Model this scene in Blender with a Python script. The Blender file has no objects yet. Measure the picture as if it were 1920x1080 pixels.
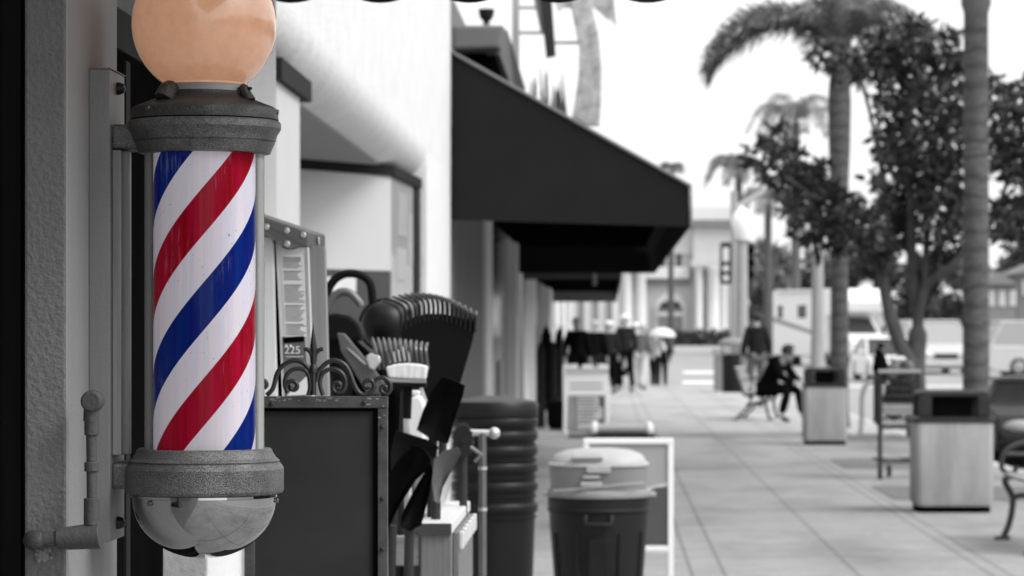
import bpy, bmesh, math, random
from mathutils import Vector, Matrix, Quaternion
random.seed(7)
R = math.radians
S = bpy.context.scene
COL = S.collection

# ---------------------------------------------------------------- camera, sky, sun, exposure
FPX, VX, VY, CH = 5600.0, 1142.0, 624.0, 1.4      # focal length and vanishing point in photo pixels, eye height
cam_d = bpy.data.cameras.new('camera'); cam = bpy.data.objects.new('camera', cam_d); COL.objects.link(cam)
cam.location = (0, 0, CH); cam.rotation_euler = (R(90), 0, 0)
cam_d.sensor_width = 36; cam_d.lens = 105
cam_d.shift_x = -(VX-960)/1920; cam_d.shift_y = (VY-540)/1920
cam_d.clip_start = .05; cam_d.clip_end = 6000
cam_d.dof.use_dof = True; cam_d.dof.focus_distance = 3.93; cam_d.dof.aperture_fstop = 12.5
S.camera = cam
SUN_EL, SUN_AZ = R(48), R(118)                     # azimuth clockwise from +Y
W = bpy.data.worlds.new('World'); S.world = W; W.use_nodes = True
nt = W.node_tree; nt.nodes.clear()
sky = nt.nodes.new('ShaderNodeTexSky'); sky.sky_type = 'NISHITA'; sky.sun_disc = False
sky.sun_elevation = SUN_EL; sky.sun_rotation = SUN_AZ; sky.dust_density = 6; sky.air_density = 1.2
bw = nt.nodes.new('ShaderNodeRGBToBW'); bg = nt.nodes.new('ShaderNodeBackground'); wo = nt.nodes.new('ShaderNodeOutputWorld')
cm = nt.nodes.new('ShaderNodeMath'); cm.operation = 'MULTIPLY_ADD'; cm.inputs[1].default_value = .35; cm.inputs[2].default_value = 4.9   # even cloud layer over the sky
nt.links.new(sky.outputs[0], bw.inputs[0]); nt.links.new(bw.outputs[0], cm.inputs[0]); nt.links.new(cm.outputs[0], bg.inputs[0]); nt.links.new(bg.outputs[0], wo.inputs[0])
bg.inputs[1].default_value = .15
sl = bpy.data.lights.new('sun', 'SUN'); sl.energy = 1.7; sl.angle = R(25)
sun = bpy.data.objects.new('sun', sl); COL.objects.link(sun)
sd = Vector((math.sin(SUN_AZ)*math.cos(SUN_EL), math.cos(SUN_AZ)*math.cos(SUN_EL), math.sin(SUN_EL)))
sun.rotation_euler = (-sd).to_track_quat('-Z', 'Y').to_euler(); sun.location = (8, -4, 12)
S.view_settings.view_transform = 'Standard'; S.view_settings.look = 'None'
S.view_settings.exposure = 0.5; S.view_settings.gamma = 1
S.cycles.use_denoising = True
S.cycles.max_bounces = 8; S.cycles.transparent_max_bounces = 8
S.cycles.sample_clamp_indirect = 8

# ---------------------------------------------------------------- materials
def mat(name, val, rough=.75, metal=0, var=.15, scale=6, bump=0, bscale=80, stretch=(1,1,1), spec=.3, dots=0):
    m = bpy.data.materials.new(name); m.use_nodes = True
    t = m.node_tree; b = t.nodes['Principled BSDF']
    c = val if isinstance(val, tuple) else (val, val, val)
    b.inputs['Roughness'].default_value = rough; b.inputs['Metallic'].default_value = metal
    b.inputs['Specular IOR Level'].default_value = spec
    tc = t.nodes.new('ShaderNodeTexCoord'); mp = t.nodes.new('ShaderNodeMapping'); mp.inputs['Scale'].default_value = stretch
    t.links.new(tc.outputs['Object'], mp.inputs[0])
    n = t.nodes.new('ShaderNodeTexNoise'); n.inputs['Scale'].default_value = scale; n.inputs['Detail'].default_value = 6; n.inputs['Roughness'].default_value = .65
    t.links.new(mp.outputs[0], n.inputs['Vector'])
    mr = t.nodes.new('ShaderNodeMapRange'); mr.inputs[1].default_value = .25; mr.inputs[2].default_value = .75
    mr.inputs[3].default_value = 1-var; mr.inputs[4].default_value = 1+var
    t.links.new(n.outputs[0], mr.inputs[0])
    fac = mr.outputs[0]
    if dots:
        n3 = t.nodes.new('ShaderNodeTexNoise'); n3.inputs['Scale'].default_value = bscale; n3.inputs['Detail'].default_value = 2
        t.links.new(tc.outputs['Object'], n3.inputs['Vector'])
        m3 = t.nodes.new('ShaderNodeMapRange'); m3.inputs[1].default_value = .35; m3.inputs[2].default_value = .65
        m3.inputs[3].default_value = 1-dots; m3.inputs[4].default_value = 1+dots
        t.links.new(n3.outputs[0], m3.inputs[0])
        mm = t.nodes.new('ShaderNodeMath'); mm.operation = 'MULTIPLY'
        t.links.new(fac, mm.inputs[0]); t.links.new(m3.outputs[0], mm.inputs[1]); fac = mm.outputs[0]
    vm = t.nodes.new('ShaderNodeVectorMath'); vm.operation = 'SCALE'; vm.inputs[0].default_value = c
    t.links.new(fac, vm.inputs['Scale']); t.links.new(vm.outputs[0], b.inputs['Base Color'])
    if bump:
        n2 = t.nodes.new('ShaderNodeTexNoise'); n2.inputs['Scale'].default_value = bscale; n2.inputs['Detail'].default_value = 4
        t.links.new(tc.outputs['Object'], n2.inputs['Vector'])
        bp = t.nodes.new('ShaderNodeBump'); bp.inputs['Strength'].default_value = bump; bp.inputs['Distance'].default_value = .01
        t.links.new(n2.outputs[0], bp.inputs['Height']); t.links.new(bp.outputs[0], b.inputs['Normal'])
    return m
M = {}
M['stucco_shop'] = mat('stucco_shop', .17, .9, var=.2, scale=5, bump=.45, bscale=130)
M['stucco_lit_and_patch'] = mat('stucco_lit_and_patch', .25, .9, var=.12, scale=3, bump=.15, bscale=140, stretch=(4,4,.4))  # street light on the pillar's side put into a paler stucco; also patching plaster
M['stucco_white'] = mat('stucco_white', .68, .9, var=.09, scale=7, bump=.5, bscale=40)
M['pier_white'] = mat('pier_white', .78, .9, var=.06, scale=3, bump=.2, bscale=70)
M['stucco_mid'] = mat('stucco_mid', .5, .9, var=.06, scale=2, bump=.15, bscale=60)
M['pier_grey'] = mat('pier_grey', .17, .85, var=.08, scale=1.5)
M['pier_pale'] = mat('pier_pale', .7, .85, var=.06, scale=1.5)
M['dark_wood'] = mat('dark_wood', .016, .7, var=.3, scale=5, stretch=(6,6,.4), spec=.1)
M['door_dark'] = mat('door_dark', .006, .95, var=.25, scale=4, spec=0)
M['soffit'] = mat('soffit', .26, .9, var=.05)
M['channel'] = mat('channel', .2, .5, var=.1, scale=10, stretch=(5,5,.5), dots=.06, bscale=400)
M['strip'] = mat('strip', .24, .45, metal=.2, var=.3, scale=12, stretch=(6,6,.4))
M['cast'] = mat('cast', .125, .4, metal=.45, var=.5, scale=16, bump=.3, bscale=560, dots=.45)
M['cast_dark'] = mat('cast_dark', .058, .4, metal=.45, var=.5, scale=16, bump=.3, bscale=560, dots=.45)
M['bolt'] = mat('bolt', .03, .45, metal=.6)
M['screw'] = mat('screw', .2, .3, metal=1)
M['chrome'] = mat('chrome', .42, .035, metal=1, var=.1, scale=14)
M['conduit'] = mat('conduit', .09, .6, metal=.3, var=.25, scale=14, bump=.2, bscale=200)
M['iron'] = mat('iron', .06, .38, metal=.5, var=.35, scale=20)
M['iron_frame'] = mat('iron_frame', .09, .5, metal=.2, var=.5, scale=25)
M['chipped'] = mat('chipped', .3, .8)
M['chalkboard'] = mat('chalkboard', .036, .7, var=.22, scale=5, stretch=(1,1,1.6), spec=.2)
M['pane'] = mat('pane', .5, .12, var=.02, spec=.5)
M['black'] = mat('black', .003, .95, spec=0)
M['black_gloss'] = mat('black_gloss', .0015, .4, spec=.06, var=.2)
M['canvas'] = mat('canvas', .014, .9, var=.12, scale=3, spec=.1, bump=.1, bscale=300)
M['alu'] = mat('alu', .72, .45, metal=.15, var=.1, scale=8, stretch=(8,8,.3))
M['alu_dark'] = mat('alu_dark', .3, .45, metal=.15, var=.15, scale=8, stretch=(8,8,.3))
M['cap_plastic'] = mat('cap_plastic', .075, .45, var=.08, spec=.4)
M['paper'] = mat('paper', .75, .8, var=.04)
M['ink'] = mat('ink', .2, .8)
M['label_dark'] = mat('label_dark', .05, .6, var=.1)
M['duty_grey'] = mat('duty_grey', .12, .6, var=.1)
M['white'] = mat('white', .82, .6, var=.04)
M['bristle'] = mat('bristle', .8, .8, var=.25, scale=120, stretch=(1,1,.1))
M['broom_stock'] = mat('broom_stock', .33, .6)
M['plastic_black'] = mat('plastic_black', .005, .6, var=.2, spec=.12)
M['tine'] = mat('tine', .005, .3, var=.2, spec=.4)
M['tine_grey'] = mat('tine_grey', .1, .35, spec=.6, var=.2)
M['steel'] = mat('steel', .2, .35, metal=.6, var=.2)
M['steel_bright'] = mat('steel_bright', .65, .3, metal=.5, var=.1)
M['wood'] = mat('wood', .26, .7, var=.35, scale=9, stretch=(.5,4,9))
M['wood_v'] = mat('wood_v', .17, .7, var=.4, scale=9, stretch=(7,7,.4))
M['wood_pale'] = mat('wood_pale', .62, .75, var=.12, scale=12, stretch=(6,1,1))
M['handle_grey'] = mat('handle_grey', .03, .6)
M['bin_dark'] = mat('bin_dark', .013, .5, var=.3, scale=5, spec=.22)
M['tub'] = mat('tub', .007, .42, var=.2, scale=4, spec=.25)
M['tote'] = mat('tote', .22, .5, var=.1, scale=5)
M['tote_pale'] = mat('tote_pale', .4, .5, var=.08, scale=5)
M['frame_white'] = mat('frame_white', .9, .5, var=.02)
M['panel_mid'] = mat('panel_mid', .36, .5, var=.1, scale=2)
M['panel_dark'] = mat('panel_dark', .085, .5, var=.1)
M['grey_mid'] = mat('grey_mid', .3, .7)
M['grey_light'] = mat('grey_light', .6, .7)
M['concrete_bin'] = mat('concrete_bin', .36, .85, var=.26, scale=2.4, bump=.1, bscale=120, stretch=(2.5,2.5,.5), dots=.06)
M['bin_lid'] = mat('bin_lid', .022, .5, var=.15, spec=.3)
M['kerb'] = mat('kerb', .48, .85, var=.1)
M['asphalt'] = mat('asphalt', .3, .9, var=.12, scale=.8)
M['ground'] = mat('ground', .2, .9, var=.1, scale=.2)
M['marking'] = mat('marking', .85, .8, var=.05)
M['tree_pit'] = mat('tree_pit', .14, .95, var=.3, scale=20)
M['bark'] = mat('bark', .09, .9, var=.4, scale=14, stretch=(1,1,.4), bump=.6, bscale=30)
M['leaf_dark'] = mat('leaf_dark', .05, .5, var=.5, scale=3, spec=.4)
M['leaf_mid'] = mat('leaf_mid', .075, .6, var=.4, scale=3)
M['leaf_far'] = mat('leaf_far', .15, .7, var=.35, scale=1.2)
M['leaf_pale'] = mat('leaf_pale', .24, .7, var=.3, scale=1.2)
M['leaf_palm'] = mat('leaf_palm', .12, .6, var=.3, scale=4)
M['building'] = mat('building', .5, .9, var=.08, scale=.5)
M['building_pale'] = mat('building_pale', .66, .9, var=.06, scale=.5)
M['building_dark'] = mat('building_dark', .2, .9, var=.1, scale=.5)
M['glass_dark'] = mat('glass_dark', .02, .12, spec=.6)
M['car_white'] = mat('car_white', .8, .3, spec=.5, var=.03)
M['car_pale'] = mat('car_pale', .48, .35, spec=.5, var=.04)
M['car_black'] = mat('car_black', .008, .35, spec=.35, var=.05)
M['window_grey'] = mat('window_grey', .3, .12, spec=.6, var=.03)  # what the car glass reflects is put into its colour as grey
M['tyre'] = mat('tyre', .015, .8)
M['rim'] = mat('rim', .35, .35, metal=.7)
M['lamp_white'] = mat('lamp_white', .88, .3, var=.01)
M['post_grey'] = mat('post_grey', .32, .6, var=.08)
M['post_pale'] = mat('post_pale', .42, .6, var=.08)
M['palm_metal'] = mat('palm_metal', .42, .7, var=.6, scale=9)
M['skin'] = mat('skin', .38, .6, var=.05)
M['hair_grey'] = mat('hair_grey', .4, .8, var=.2)
M['hair_dark'] = mat('hair_dark', .03, .7)
M['cloth_black'] = mat('cloth_black', .005, .95, var=.3, spec=.03)
M['cloth_dark'] = mat('cloth_dark', .02, .95, var=.3, spec=.05)
M['cloth_mid'] = mat('cloth_mid', .14, .9, var=.3)
M['cloth_pale'] = mat('cloth_pale', .55, .9, var=.1)
M['cloth_white'] = mat('cloth_white', .82, .9, var=.05)

# palm trunks carry rings
def ring_mat(name, val, per):
    m = mat(name, val, .9, var=.4, scale=9, stretch=(1,1,3), bump=.5, bscale=25); t = m.node_tree; b = t.nodes['Principled BSDF']
    src = b.inputs['Base Color'].links[0].from_socket
    tc = t.nodes.new('ShaderNodeTexCoord'); w = t.nodes.new('ShaderNodeTexWave'); w.bands_direction = 'Z'
    w.inputs['Scale'].default_value = per; w.inputs['Distortion'].default_value = 4.5; w.inputs['Detail'].default_value = 3; w.inputs['Detail Scale'].default_value = 2.5
    t.links.new(tc.outputs['Object'], w.inputs['Vector'])
    mr = t.nodes.new('ShaderNodeMapRange'); mr.inputs[1].default_value = 0; mr.inputs[2].default_value = .35; mr.inputs[3].default_value = .62; mr.inputs[4].default_value = 1
    t.links.new(w.outputs['Fac'], mr.inputs[0])
    vm = t.nodes.new('ShaderNodeVectorMath'); vm.operation = 'SCALE'
    t.links.new(src, vm.inputs[0]); t.links.new(mr.outputs[0], vm.inputs['Scale']); t.links.new(vm.outputs[0], b.inputs['Base Color'])
    return m
M['palm_trunk'] = ring_mat('palm_trunk', .10, 1.7)

# paving: concrete with scored joints at their measured places, shade over the near stretch put into the slab colour
def paving():
    m = mat('paving', .255, .85, var=.2, scale=2.2, bump=.08, bscale=22, dots=.07); t = m.node_tree; b = t.nodes['Principled BSDF']
    src = b.inputs['Base Color'].links[0].from_socket
    tc = t.nodes.new('ShaderNodeTexCoord'); sp = t.nodes.new('ShaderNodeSeparateXYZ'); t.links.new(tc.outputs['Object'], sp.inputs[0])
    def mth(op, a, c=None, d=None):
        n = t.nodes.new('ShaderNodeMath'); n.operation = op
        for i, q in enumerate((a, c, d)):
            if q is None: continue
            if isinstance(q, (int, float)): n.inputs[i].default_value = q
            else: t.links.new(q, n.inputs[i])
        return n.outputs[0]
    def mind(sock, vals):
        o = None
        for v in vals:
            a = mth('ABSOLUTE', mth('SUBTRACT', sock, v))
            o = a if o is None else mth('MINIMUM', o, a)
        return o
    dx = mind(sp.outputs[0], [-.1, .48, .67, 1.44, 2.21, 2.32, 3.3])
    dy = mind(sp.outputs[1], [4, 8.5, 13, 18.7, 23.7, 29.1, 35.6, 41, 46.5, 52, 57.5, 63, 69, 75])
    jx = mth('SUBTRACT', 1, mth('SMOOTH_MIN', mth('DIVIDE', dx, .016), 1, .1))
    jy = mth('SUBTRACT', 1, mth('SMOOTH_MIN', mth('DIVIDE', dy, .05), 1, .1))
    j = mth('MAXIMUM', jx, mth('MULTIPLY', jy, .7))
    k = mth('SUBTRACT', 1, mth('MULTIPLY', j, .55))
    new = mth('ADD', 1, mth('MULTIPLY', mth('GREATER_THAN', sp.outputs[1], 41), .5))  # light step, not slab age: the unshaded far stretch is coloured brighter
    # stains
    n = t.nodes.new('ShaderNodeTexNoise'); n.inputs['Scale'].default_value = .8; n.inputs['Detail'].default_value = 3
    mp = t.nodes.new('ShaderNodeMapping'); mp.inputs['Scale'].default_value = (1.3, .5, 1)
    t.links.new(tc.outputs['Object'], mp.inputs[0]); t.links.new(mp.outputs[0], n.inputs['Vector'])
    mr = t.nodes.new('ShaderNodeMapRange'); mr.inputs[1].default_value = .3; mr.inputs[2].default_value = .5; mr.inputs[3].default_value = .72; mr.inputs[4].default_value = 1.04
    t.links.new(n.outputs[0], mr.inputs[0])
    vo = t.nodes.new('ShaderNodeTexVoronoi'); vo.inputs['Scale'].default_value = 2.2; t.links.new(tc.outputs['Object'], vo.inputs['Vector'])
    gum = mth('SUBTRACT', 1, mth('MULTIPLY', mth('LESS_THAN', vo.outputs['Distance'], .09), .35))
    k = mth('MULTIPLY', k, gum)
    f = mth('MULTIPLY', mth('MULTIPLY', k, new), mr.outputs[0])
    vm = t.nodes.new('ShaderNodeVectorMath'); vm.operation = 'SCALE'
    t.links.new(src, vm.inputs[0]); t.links.new(f, vm.inputs['Scale']); t.links.new(vm.outputs[0], b.inputs['Base Color'])
    return m
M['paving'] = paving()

# ---------------------------------------------------------------- mesh helpers
def P(px, py, d): return Vector(((px-VX)*d/FPX, d, CH-(py-VY)*d/FPX))
def XW(px, d): return (px-VX)*d/FPX
def ZW(py, d): return CH-(py-VY)*d/FPX
def smooth_path(pts, n=6):
    pts = [Vector(p) for p in pts]; out = []
    for i in range(len(pts)-1):
        p0 = pts[max(i-1,0)]; p1 = pts[i]; p2 = pts[i+1]; p3 = pts[min(i+2,len(pts)-1)]
        for k in range(n):
            u = k/n
            out.append(.5*((2*p1)+(p2-p0)*u+(2*p0-5*p1+4*p2-p3)*u*u+(3*p1-p0-3*p2+p3)*u**3))
    out.append(pts[-1]); return out
def wloc(o):
    l = Vector((0,0,0))
    while o: l = l+o.location; o = o.parent
    return l
class MB:
    def __init__(s): s.v = []; s.f = []
    def add(s, vs, fs):
        o = len(s.v); s.v += [Vector(p) for p in vs]; s.f += [tuple(i+o for i in f) for f in fs]; return s
    def box(s, c, size, rz=0, rx=0, ry=0):
        m = Matrix.Rotation(rz,3,'Z') @ Matrix.Rotation(ry,3,'Y') @ Matrix.Rotation(rx,3,'X'); c = Vector(c)
        vs = [c+m@Vector((x*size[0]/2,y*size[1]/2,z*size[2]/2)) for x in(-1,1) for y in(-1,1) for z in(-1,1)]
        return s.add(vs, [(0,1,3,2),(4,6,7,5),(0,4,5,1),(2,3,7,6),(0,2,6,4),(1,5,7,3)])
    def bb(s, a, b): a = Vector(a); b = Vector(b); return s.box((a+b)/2, [abs(q) for q in (b-a)])
    def prism(s, pts, vec):
        n = len(pts); vec = Vector(vec); a = [Vector(p) for p in pts]; vs = a+[p+vec for p in a]
        return s.add(vs, [tuple(range(n-1,-1,-1)), tuple(range(n,2*n))]+[(i,(i+1)%n,n+(i+1)%n,n+i) for i in range(n)])
    def px(s, pts, d, th):                        # an outline standing at distance d, with a real thickness
        return s.prism([P(x,y,d) for x,y in pts], (0,th,0))
    def tube(s, pts, r, seg=10, close=False):
        pts = [Vector(p) for p in pts]; n = len(pts); rs = r if isinstance(r,(list,tuple)) else [r]*n
        rings = []; t0 = (pts[1]-pts[0]).normalized()
        up = Vector((0,0,1)) if abs(t0.z) < .9 else Vector((1,0,0))
        x = t0.cross(up).normalized()
        for i in range(n):
            t = (pts[min(i+1,n-1)]-pts[max(i-1,0)]).normalized()
            x = (x-t*x.dot(t)).normalized(); y = t.cross(x)
            rings.append([pts[i]+(x*math.cos(a)+y*math.sin(a))*rs[i] for a in [2*math.pi*k/seg for k in range(seg)]])
        vs = [p for r_ in rings for p in r_]; fs = []
        for i in range(n-1):
            for k in range(seg): fs.append((i*seg+k, i*seg+(k+1)%seg, (i+1)*seg+(k+1)%seg, (i+1)*seg+k))
        fs += [tuple(range(seg-1,-1,-1)), tuple(range((n-1)*seg, n*seg))]
        return s.add(vs, fs)
    def lathe(s, prof, c, seg=48, axis='Z', cap=True):
        c = Vector(c); vs = []; fs = []; n = len(prof)
        for r, z in prof:
            for k in range(seg):
                a = 2*math.pi*k/seg
                q = Vector((r*math.cos(a), r*math.sin(a), z))
                if axis == 'X': q = Vector((z, r*math.cos(a), r*math.sin(a)))
                if axis == 'Y': q = Vector((r*math.cos(a), z, r*math.sin(a)))
                vs.append(c+q)
        for i in range(n-1):
            for k in range(seg): fs.append((i*seg+k, i*seg+(k+1)%seg, (i+1)*seg+(k+1)%seg, (i+1)*seg+k))
        if cap: fs += [tuple(range(seg-1,-1,-1)), tuple(range((n-1)*seg, n*seg))]
        return s.add(vs, fs)
    def ball(s, c, r, seg=16, rings=10):
        rr = r if isinstance(r,(tuple,list)) else (r,r,r)
        vs = []; fs = []
        for i in range(rings+1):
            th = math.pi*i/rings
            for k in range(seg):
                a = 2*math.pi*k/seg
                vs.append(Vector(c)+Vector((rr[0]*max(math.sin(th),1e-3)*math.cos(a), rr[1]*max(math.sin(th),1e-3)*math.sin(a), rr[2]*math.cos(th))))
        for i in range(rings):
            for k in range(seg): fs.append((i*seg+k, (i+1)*seg+k, (i+1)*seg+(k+1)%seg, i*seg+(k+1)%seg))
        return s.add(vs, fs)
    def build(s, name, m, parent=None, smooth=False, bevel=0, fix=True, sharp=40):
        me = bpy.data.meshes.new(name); off = wloc(parent) if parent else Vector((0,0,0))
        me.from_pydata([tuple(v-off) for v in s.v], [], s.f)
        if fix and len(s.f) < 20000:
            b = bmesh.new(); b.from_mesh(me); bmesh.ops.recalc_face_normals(b, faces=b.faces); b.to_mesh(me); b.free()
        me.materials.append(M[m] if isinstance(m, str) else m)
        if smooth:
            me.shade_smooth(); me.set_sharp_from_angle(angle=R(sharp))
        o = bpy.data.objects.new(name, me); COL.objects.link(o)
        if parent: o.parent = parent
        if bevel:
            md = o.modifiers.new('edge', 'BEVEL'); md.width = bevel; md.segments = 2; md.limit_method = 'ANGLE'
        return o
def tag(o, label, cat, group=None):
    o['label'] = label; o['category'] = cat
    if group: o['group'] = group
    return o
def thing(name, loc, label, cat, group=None):
    e = bpy.data.objects.new(name, None); e.empty_display_size = .1; e.location = loc; COL.objects.link(e)
    return tag(e, label, cat, group)
def kind(o, k): o['kind'] = k; return o
def copy_tree(o, parent=None):
    c = o.copy(); COL.objects.link(c); c.parent = parent
    for ch in list(o.children): copy_tree(ch, c)
    return c
def text_mesh(txt, size, m, name, parent, loc, th=.0008):
    cu = bpy.data.curves.new('lettering', 'FONT'); cu.body = txt; cu.size = size; cu.extrude = th
    t = bpy.data.objects.new('lettering', cu); COL.objects.link(t)
    me = bpy.data.meshes.new_from_object(t.evaluated_get(bpy.context.evaluated_depsgraph_get()))
    bpy.data.objects.remove(t); me.materials.clear(); me.materials.append(M[m])
    o = bpy.data.objects.new(name, me); COL.objects.link(o)
    o.rotation_euler = (R(90),0,0); o.parent = parent; o.location = Vector(loc)-wloc(parent); return o

# ---------------------------------------------------------------- ground, road, pavement
def gz(d): return -.15 + max(0, min(d,200)-80)*.0067           # the land beyond the junction climbs a little
mb = MB()
for y0, y1, z0, z1 in ((-80,80,-.17,-.17),(80,200,-.17,.634),(200,4000,.634,.634)):
    mb.add([(-600,y0,z0),(600,y0,z0),(600,y1,z1),(-600,y1,z1)], [(0,1,2,3)])
kind(mb.build('ground', 'ground', fix=False), 'structure')
mb = MB(); mb.add([(4.2,-60,-.15),(13.6,-60,-.15),(13.6,80,-.15),(4.2,80,-.15)], [(0,1,2,3)])
mb.add([(-40,80,-.15),(60,80,-.15),(60,196,gz(196)),(-40,196,gz(196))], [(0,1,2,3)])
kind(mb.build('road', 'asphalt', fix=False), 'structure')
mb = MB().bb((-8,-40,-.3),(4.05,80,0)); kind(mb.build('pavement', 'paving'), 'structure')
mb = MB().bb((4.053,-40,-.3),(4.2,80,.003)); kind(mb.build('kerb', 'kerb', bevel=.015), 'structure')
mb = MB().bb((13.6,-40,-.3),(60,79,-.02)); kind(mb.build('far_pavement', 'kerb'), 'structure')
for y0, y1, x0, x1 in ((88,90.5,2.2,3.35),(103,106,2.6,4.0),(84,85,5,13)):
    mb = MB().add([(x0,y0,gz(y0)+.006),(x1,y0,gz(y0)+.006),(x1,y1,gz(y1)+.006),(x0,y1,gz(y1)+.006)], [(0,1,2,3)])
    kind(mb.build('road_marking', 'marking', fix=False), 'structure')
for (xa,xb,ya,yb) in ((XW(1575,31.4),3.95,30.9,33),(XW(1652,26.2),3.95,25,27.2),(3.0,3.95,38.6,41)):
    mb = MB().add([(xa,ya,.005),(xb,ya,.005),(xb,yb,.005),(xa,yb,.005)], [(0,1,2,3)])
    kind(mb.build('tree_pit_soil', 'tree_pit', fix=False), 'structure')

# ---------------------------------------------------------------- barber shop front (near left)
XP = -.69
shop = thing('barber_shop', (-1,3.5,0), 'dark stucco shop front at the left edge, carrying the barber pole', 'shop')
mb = MB().bb((-.744,3.8,0),(XP,4.19,3.2)); p = mb.build('pillar', 'stucco_shop', shop, bevel=.004)
p.data.materials.append(M['stucco_lit_and_patch'])
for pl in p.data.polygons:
    if pl.normal.x > .9: pl.material_index = 1  # street-facing side coloured as lit
mb = MB().bb((-1.2,3.86,0),(-.752,3.9,3)); mb.bb((-1.2,3.80,0),(-.785,3.855,3)); mb.build('door_frame', 'dark_wood', shop, bevel=.003)
mb = MB().bb((-.7505,3.81,0),(-.744,3.86,3)); mb.build('weather_strip', 'black', shop)
mb = MB().bb((-1.2,-6,0),(-1.1,3.79,3)); mb.build('side_wall', 'stucco_shop', shop)
mb = MB().bb((-.9,4.192,0),(-.767,5.138,1.84)); mb.build('door', 'door_dark', shop)
MB().bb((-.785,4.72,0),(-.763,4.76,1.83)).build('door_stile', 'dark_wood', shop)
mb = MB().bb((-.9,4.192,1.842),(-.762,5.14,1.905)); mb.build('door_header', 'dark_wood', shop)
mb = MB().bb((-.9,4.192,1.907),(-.78,5.14,3.2)); mb.build('transom_panel', 'stucco_shop', shop)
mb = MB().bb((-1.2,5.14,0),(XP,6.19,3.2)); mb.build('white_pier', 'pier_white', shop, bevel=.004)
# awning over the barber's front, only its scalloped far end dips into the picture
aw = thing('scalloped_awning', (-.7,6,2), 'dark shop awning with a scalloped valance along the top of the picture', 'awning')
mb = MB().prism([(-.69,1.2,2.95),(.12,1.2,2.4),(.12,1.2,2.37),(-.69,1.2,2.92)], (0,5.1,0)); mb.build('canopy', 'canvas', aw)
pts = []
zb = ZW(5, 6.3)
x0 = XW(462,6.3); per = 167*6.3/FPX
pts.append((x0-.02, 6.3, zb+.3)); n = 0
x = x0-per*.5
seq = []
for k in range(5):
    for u in range(13):
        a = u/12; seq.append((x0+per*(k+a), 6.3, zb+.035*(2*a-1)**2))
pts = [(x0,6.3,2.85),]+seq+[(x0+5*per,6.3,2.4)]
mb = MB().prism(pts, (0,.006,0)); mb.build('valance', 'canvas', aw)
mb = MB().tube([(.12,1.25,2.38),(.12,6.28,2.38)], .012); mb.build('front_rail', 'iron', aw)

# buildings across the street and behind the viewer, mirrored in the chrome
op = thing('shops_across_street', (18,10,0), 'row of shops across the street, seen only mirrored in the chrome dome', 'shops')
for k in range(5):
    y0 = -36+k*20; MB().bb((18,y0,0),(26,y0+19.9,4.5+1.2*(k%2))).build('wall', ('stucco_mid','stucco_white','pier_grey')[k%3], op)
    for q in range(4): MB().bb((17.93,y0+1+q*4.8,.5),(17.99,y0+4.2+q*4.8,2.6)).build('window', 'glass_dark', op)
    MB().prism([(17.98,y0+.5,3.3),(16.6,y0+.5,2.7),(16.6,y0+.5,2.6),(17.98,y0+.5,3.2)], (0,18.5,0)).build('awning', 'canvas', op)
nbr = thing('neighbour_shop', (-2,-20,0), 'shop behind the viewer, seen only mirrored in the chrome dome', 'shop')
MB().bb((-8,-46,0),(-1.0,-6.02,4.5)).build('wall', 'stucco_mid', nbr)
for q in range(5): MB().bb((-.995,-44+q*7.4,.5),(-.95,-39.5+q*7.4,2.5)).build('window', 'glass_dark', nbr)

# ---------------------------------------------------------------- barber pole
PC = Vector((XW(383.5,4.0), 4.0, 0))
def pz(py): return ZW(py, 4.0)
u = 4.0/FPX
pole = thing('barber_pole', (PC.x,4.0,pz(1047)), 'lit barber pole with red, white and blue stripes under an orange globe', 'barber pole')
def lat(prof): return MB().lathe([(r*u, pz(y)) for r, y in prof], PC, 72)
# glowing globe
def glow(name, col, rough, em, grad=False):
    m = bpy.data.materials.new(name); m.use_nodes = True; t = m.node_tree; b = t.nodes['Principled BSDF']
    b.inputs['Roughness'].default_value = rough; b.inputs['Coat Weight'].default_value = 1; b.inputs['Coat Roughness'].default_value = .04
    b.inputs['Base Color'].default_value = (*col,1); b.inputs['Emission Color'].default_value = (*col,1); b.inputs['Emission Strength'].default_value = em
    return m, t, b
mg, t, b = glow('lamp_glass', (.56,.29,.17), .25, .4)
tc = t.nodes.new('ShaderNodeTexCoord'); n = t.nodes.new('ShaderNodeTexNoise'); n.inputs['Scale'].default_value = 60; n.inputs['Detail'].default_value = 4
t.links.new(tc.outputs['Object'], n.inputs['Vector'])
mr = t.nodes.new('ShaderNodeMapRange'); mr.inputs[1].default_value=.3; mr.inputs[2].default_value=.6; mr.inputs[3].default_value=.78; mr.inputs[4].default_value=1
t.links.new(n.outputs[0], mr.inputs[0])
vm = t.nodes.new('ShaderNodeVectorMath'); vm.operation='SCALE'; vm.inputs[0].default_value=(.42,.235,.15); t.links.new(mr.outputs[0], vm.inputs['Scale']); t.links.new(vm.outputs[0], b.inputs['Base Color'])
prof = []
for k in range(0, 31):
    a = k/30*(math.pi-math.acos(110/135.5)*0-.62)
    prof.append((max(135.5*math.sin(a),.5), 46-135.5*math.cos(a)))
prof += [(78.5,160)]
lat(prof).build('lamp_globe', mg, pole, smooth=True)
lat([(78.5,160.3),(77.5,166),(78,176)]).build('globe_neck', 'grey_mid', pole, smooth=True)
cap = lat([(70,174),(80,173),(81.5,177),(84.5,181),(92,186),(104,191),(117,196),(129,200.5),(134.5,204.5),(137,210),(138,222),(138,225)]).build('crown_cap', 'cast_dark', pole, smooth=True)
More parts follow.
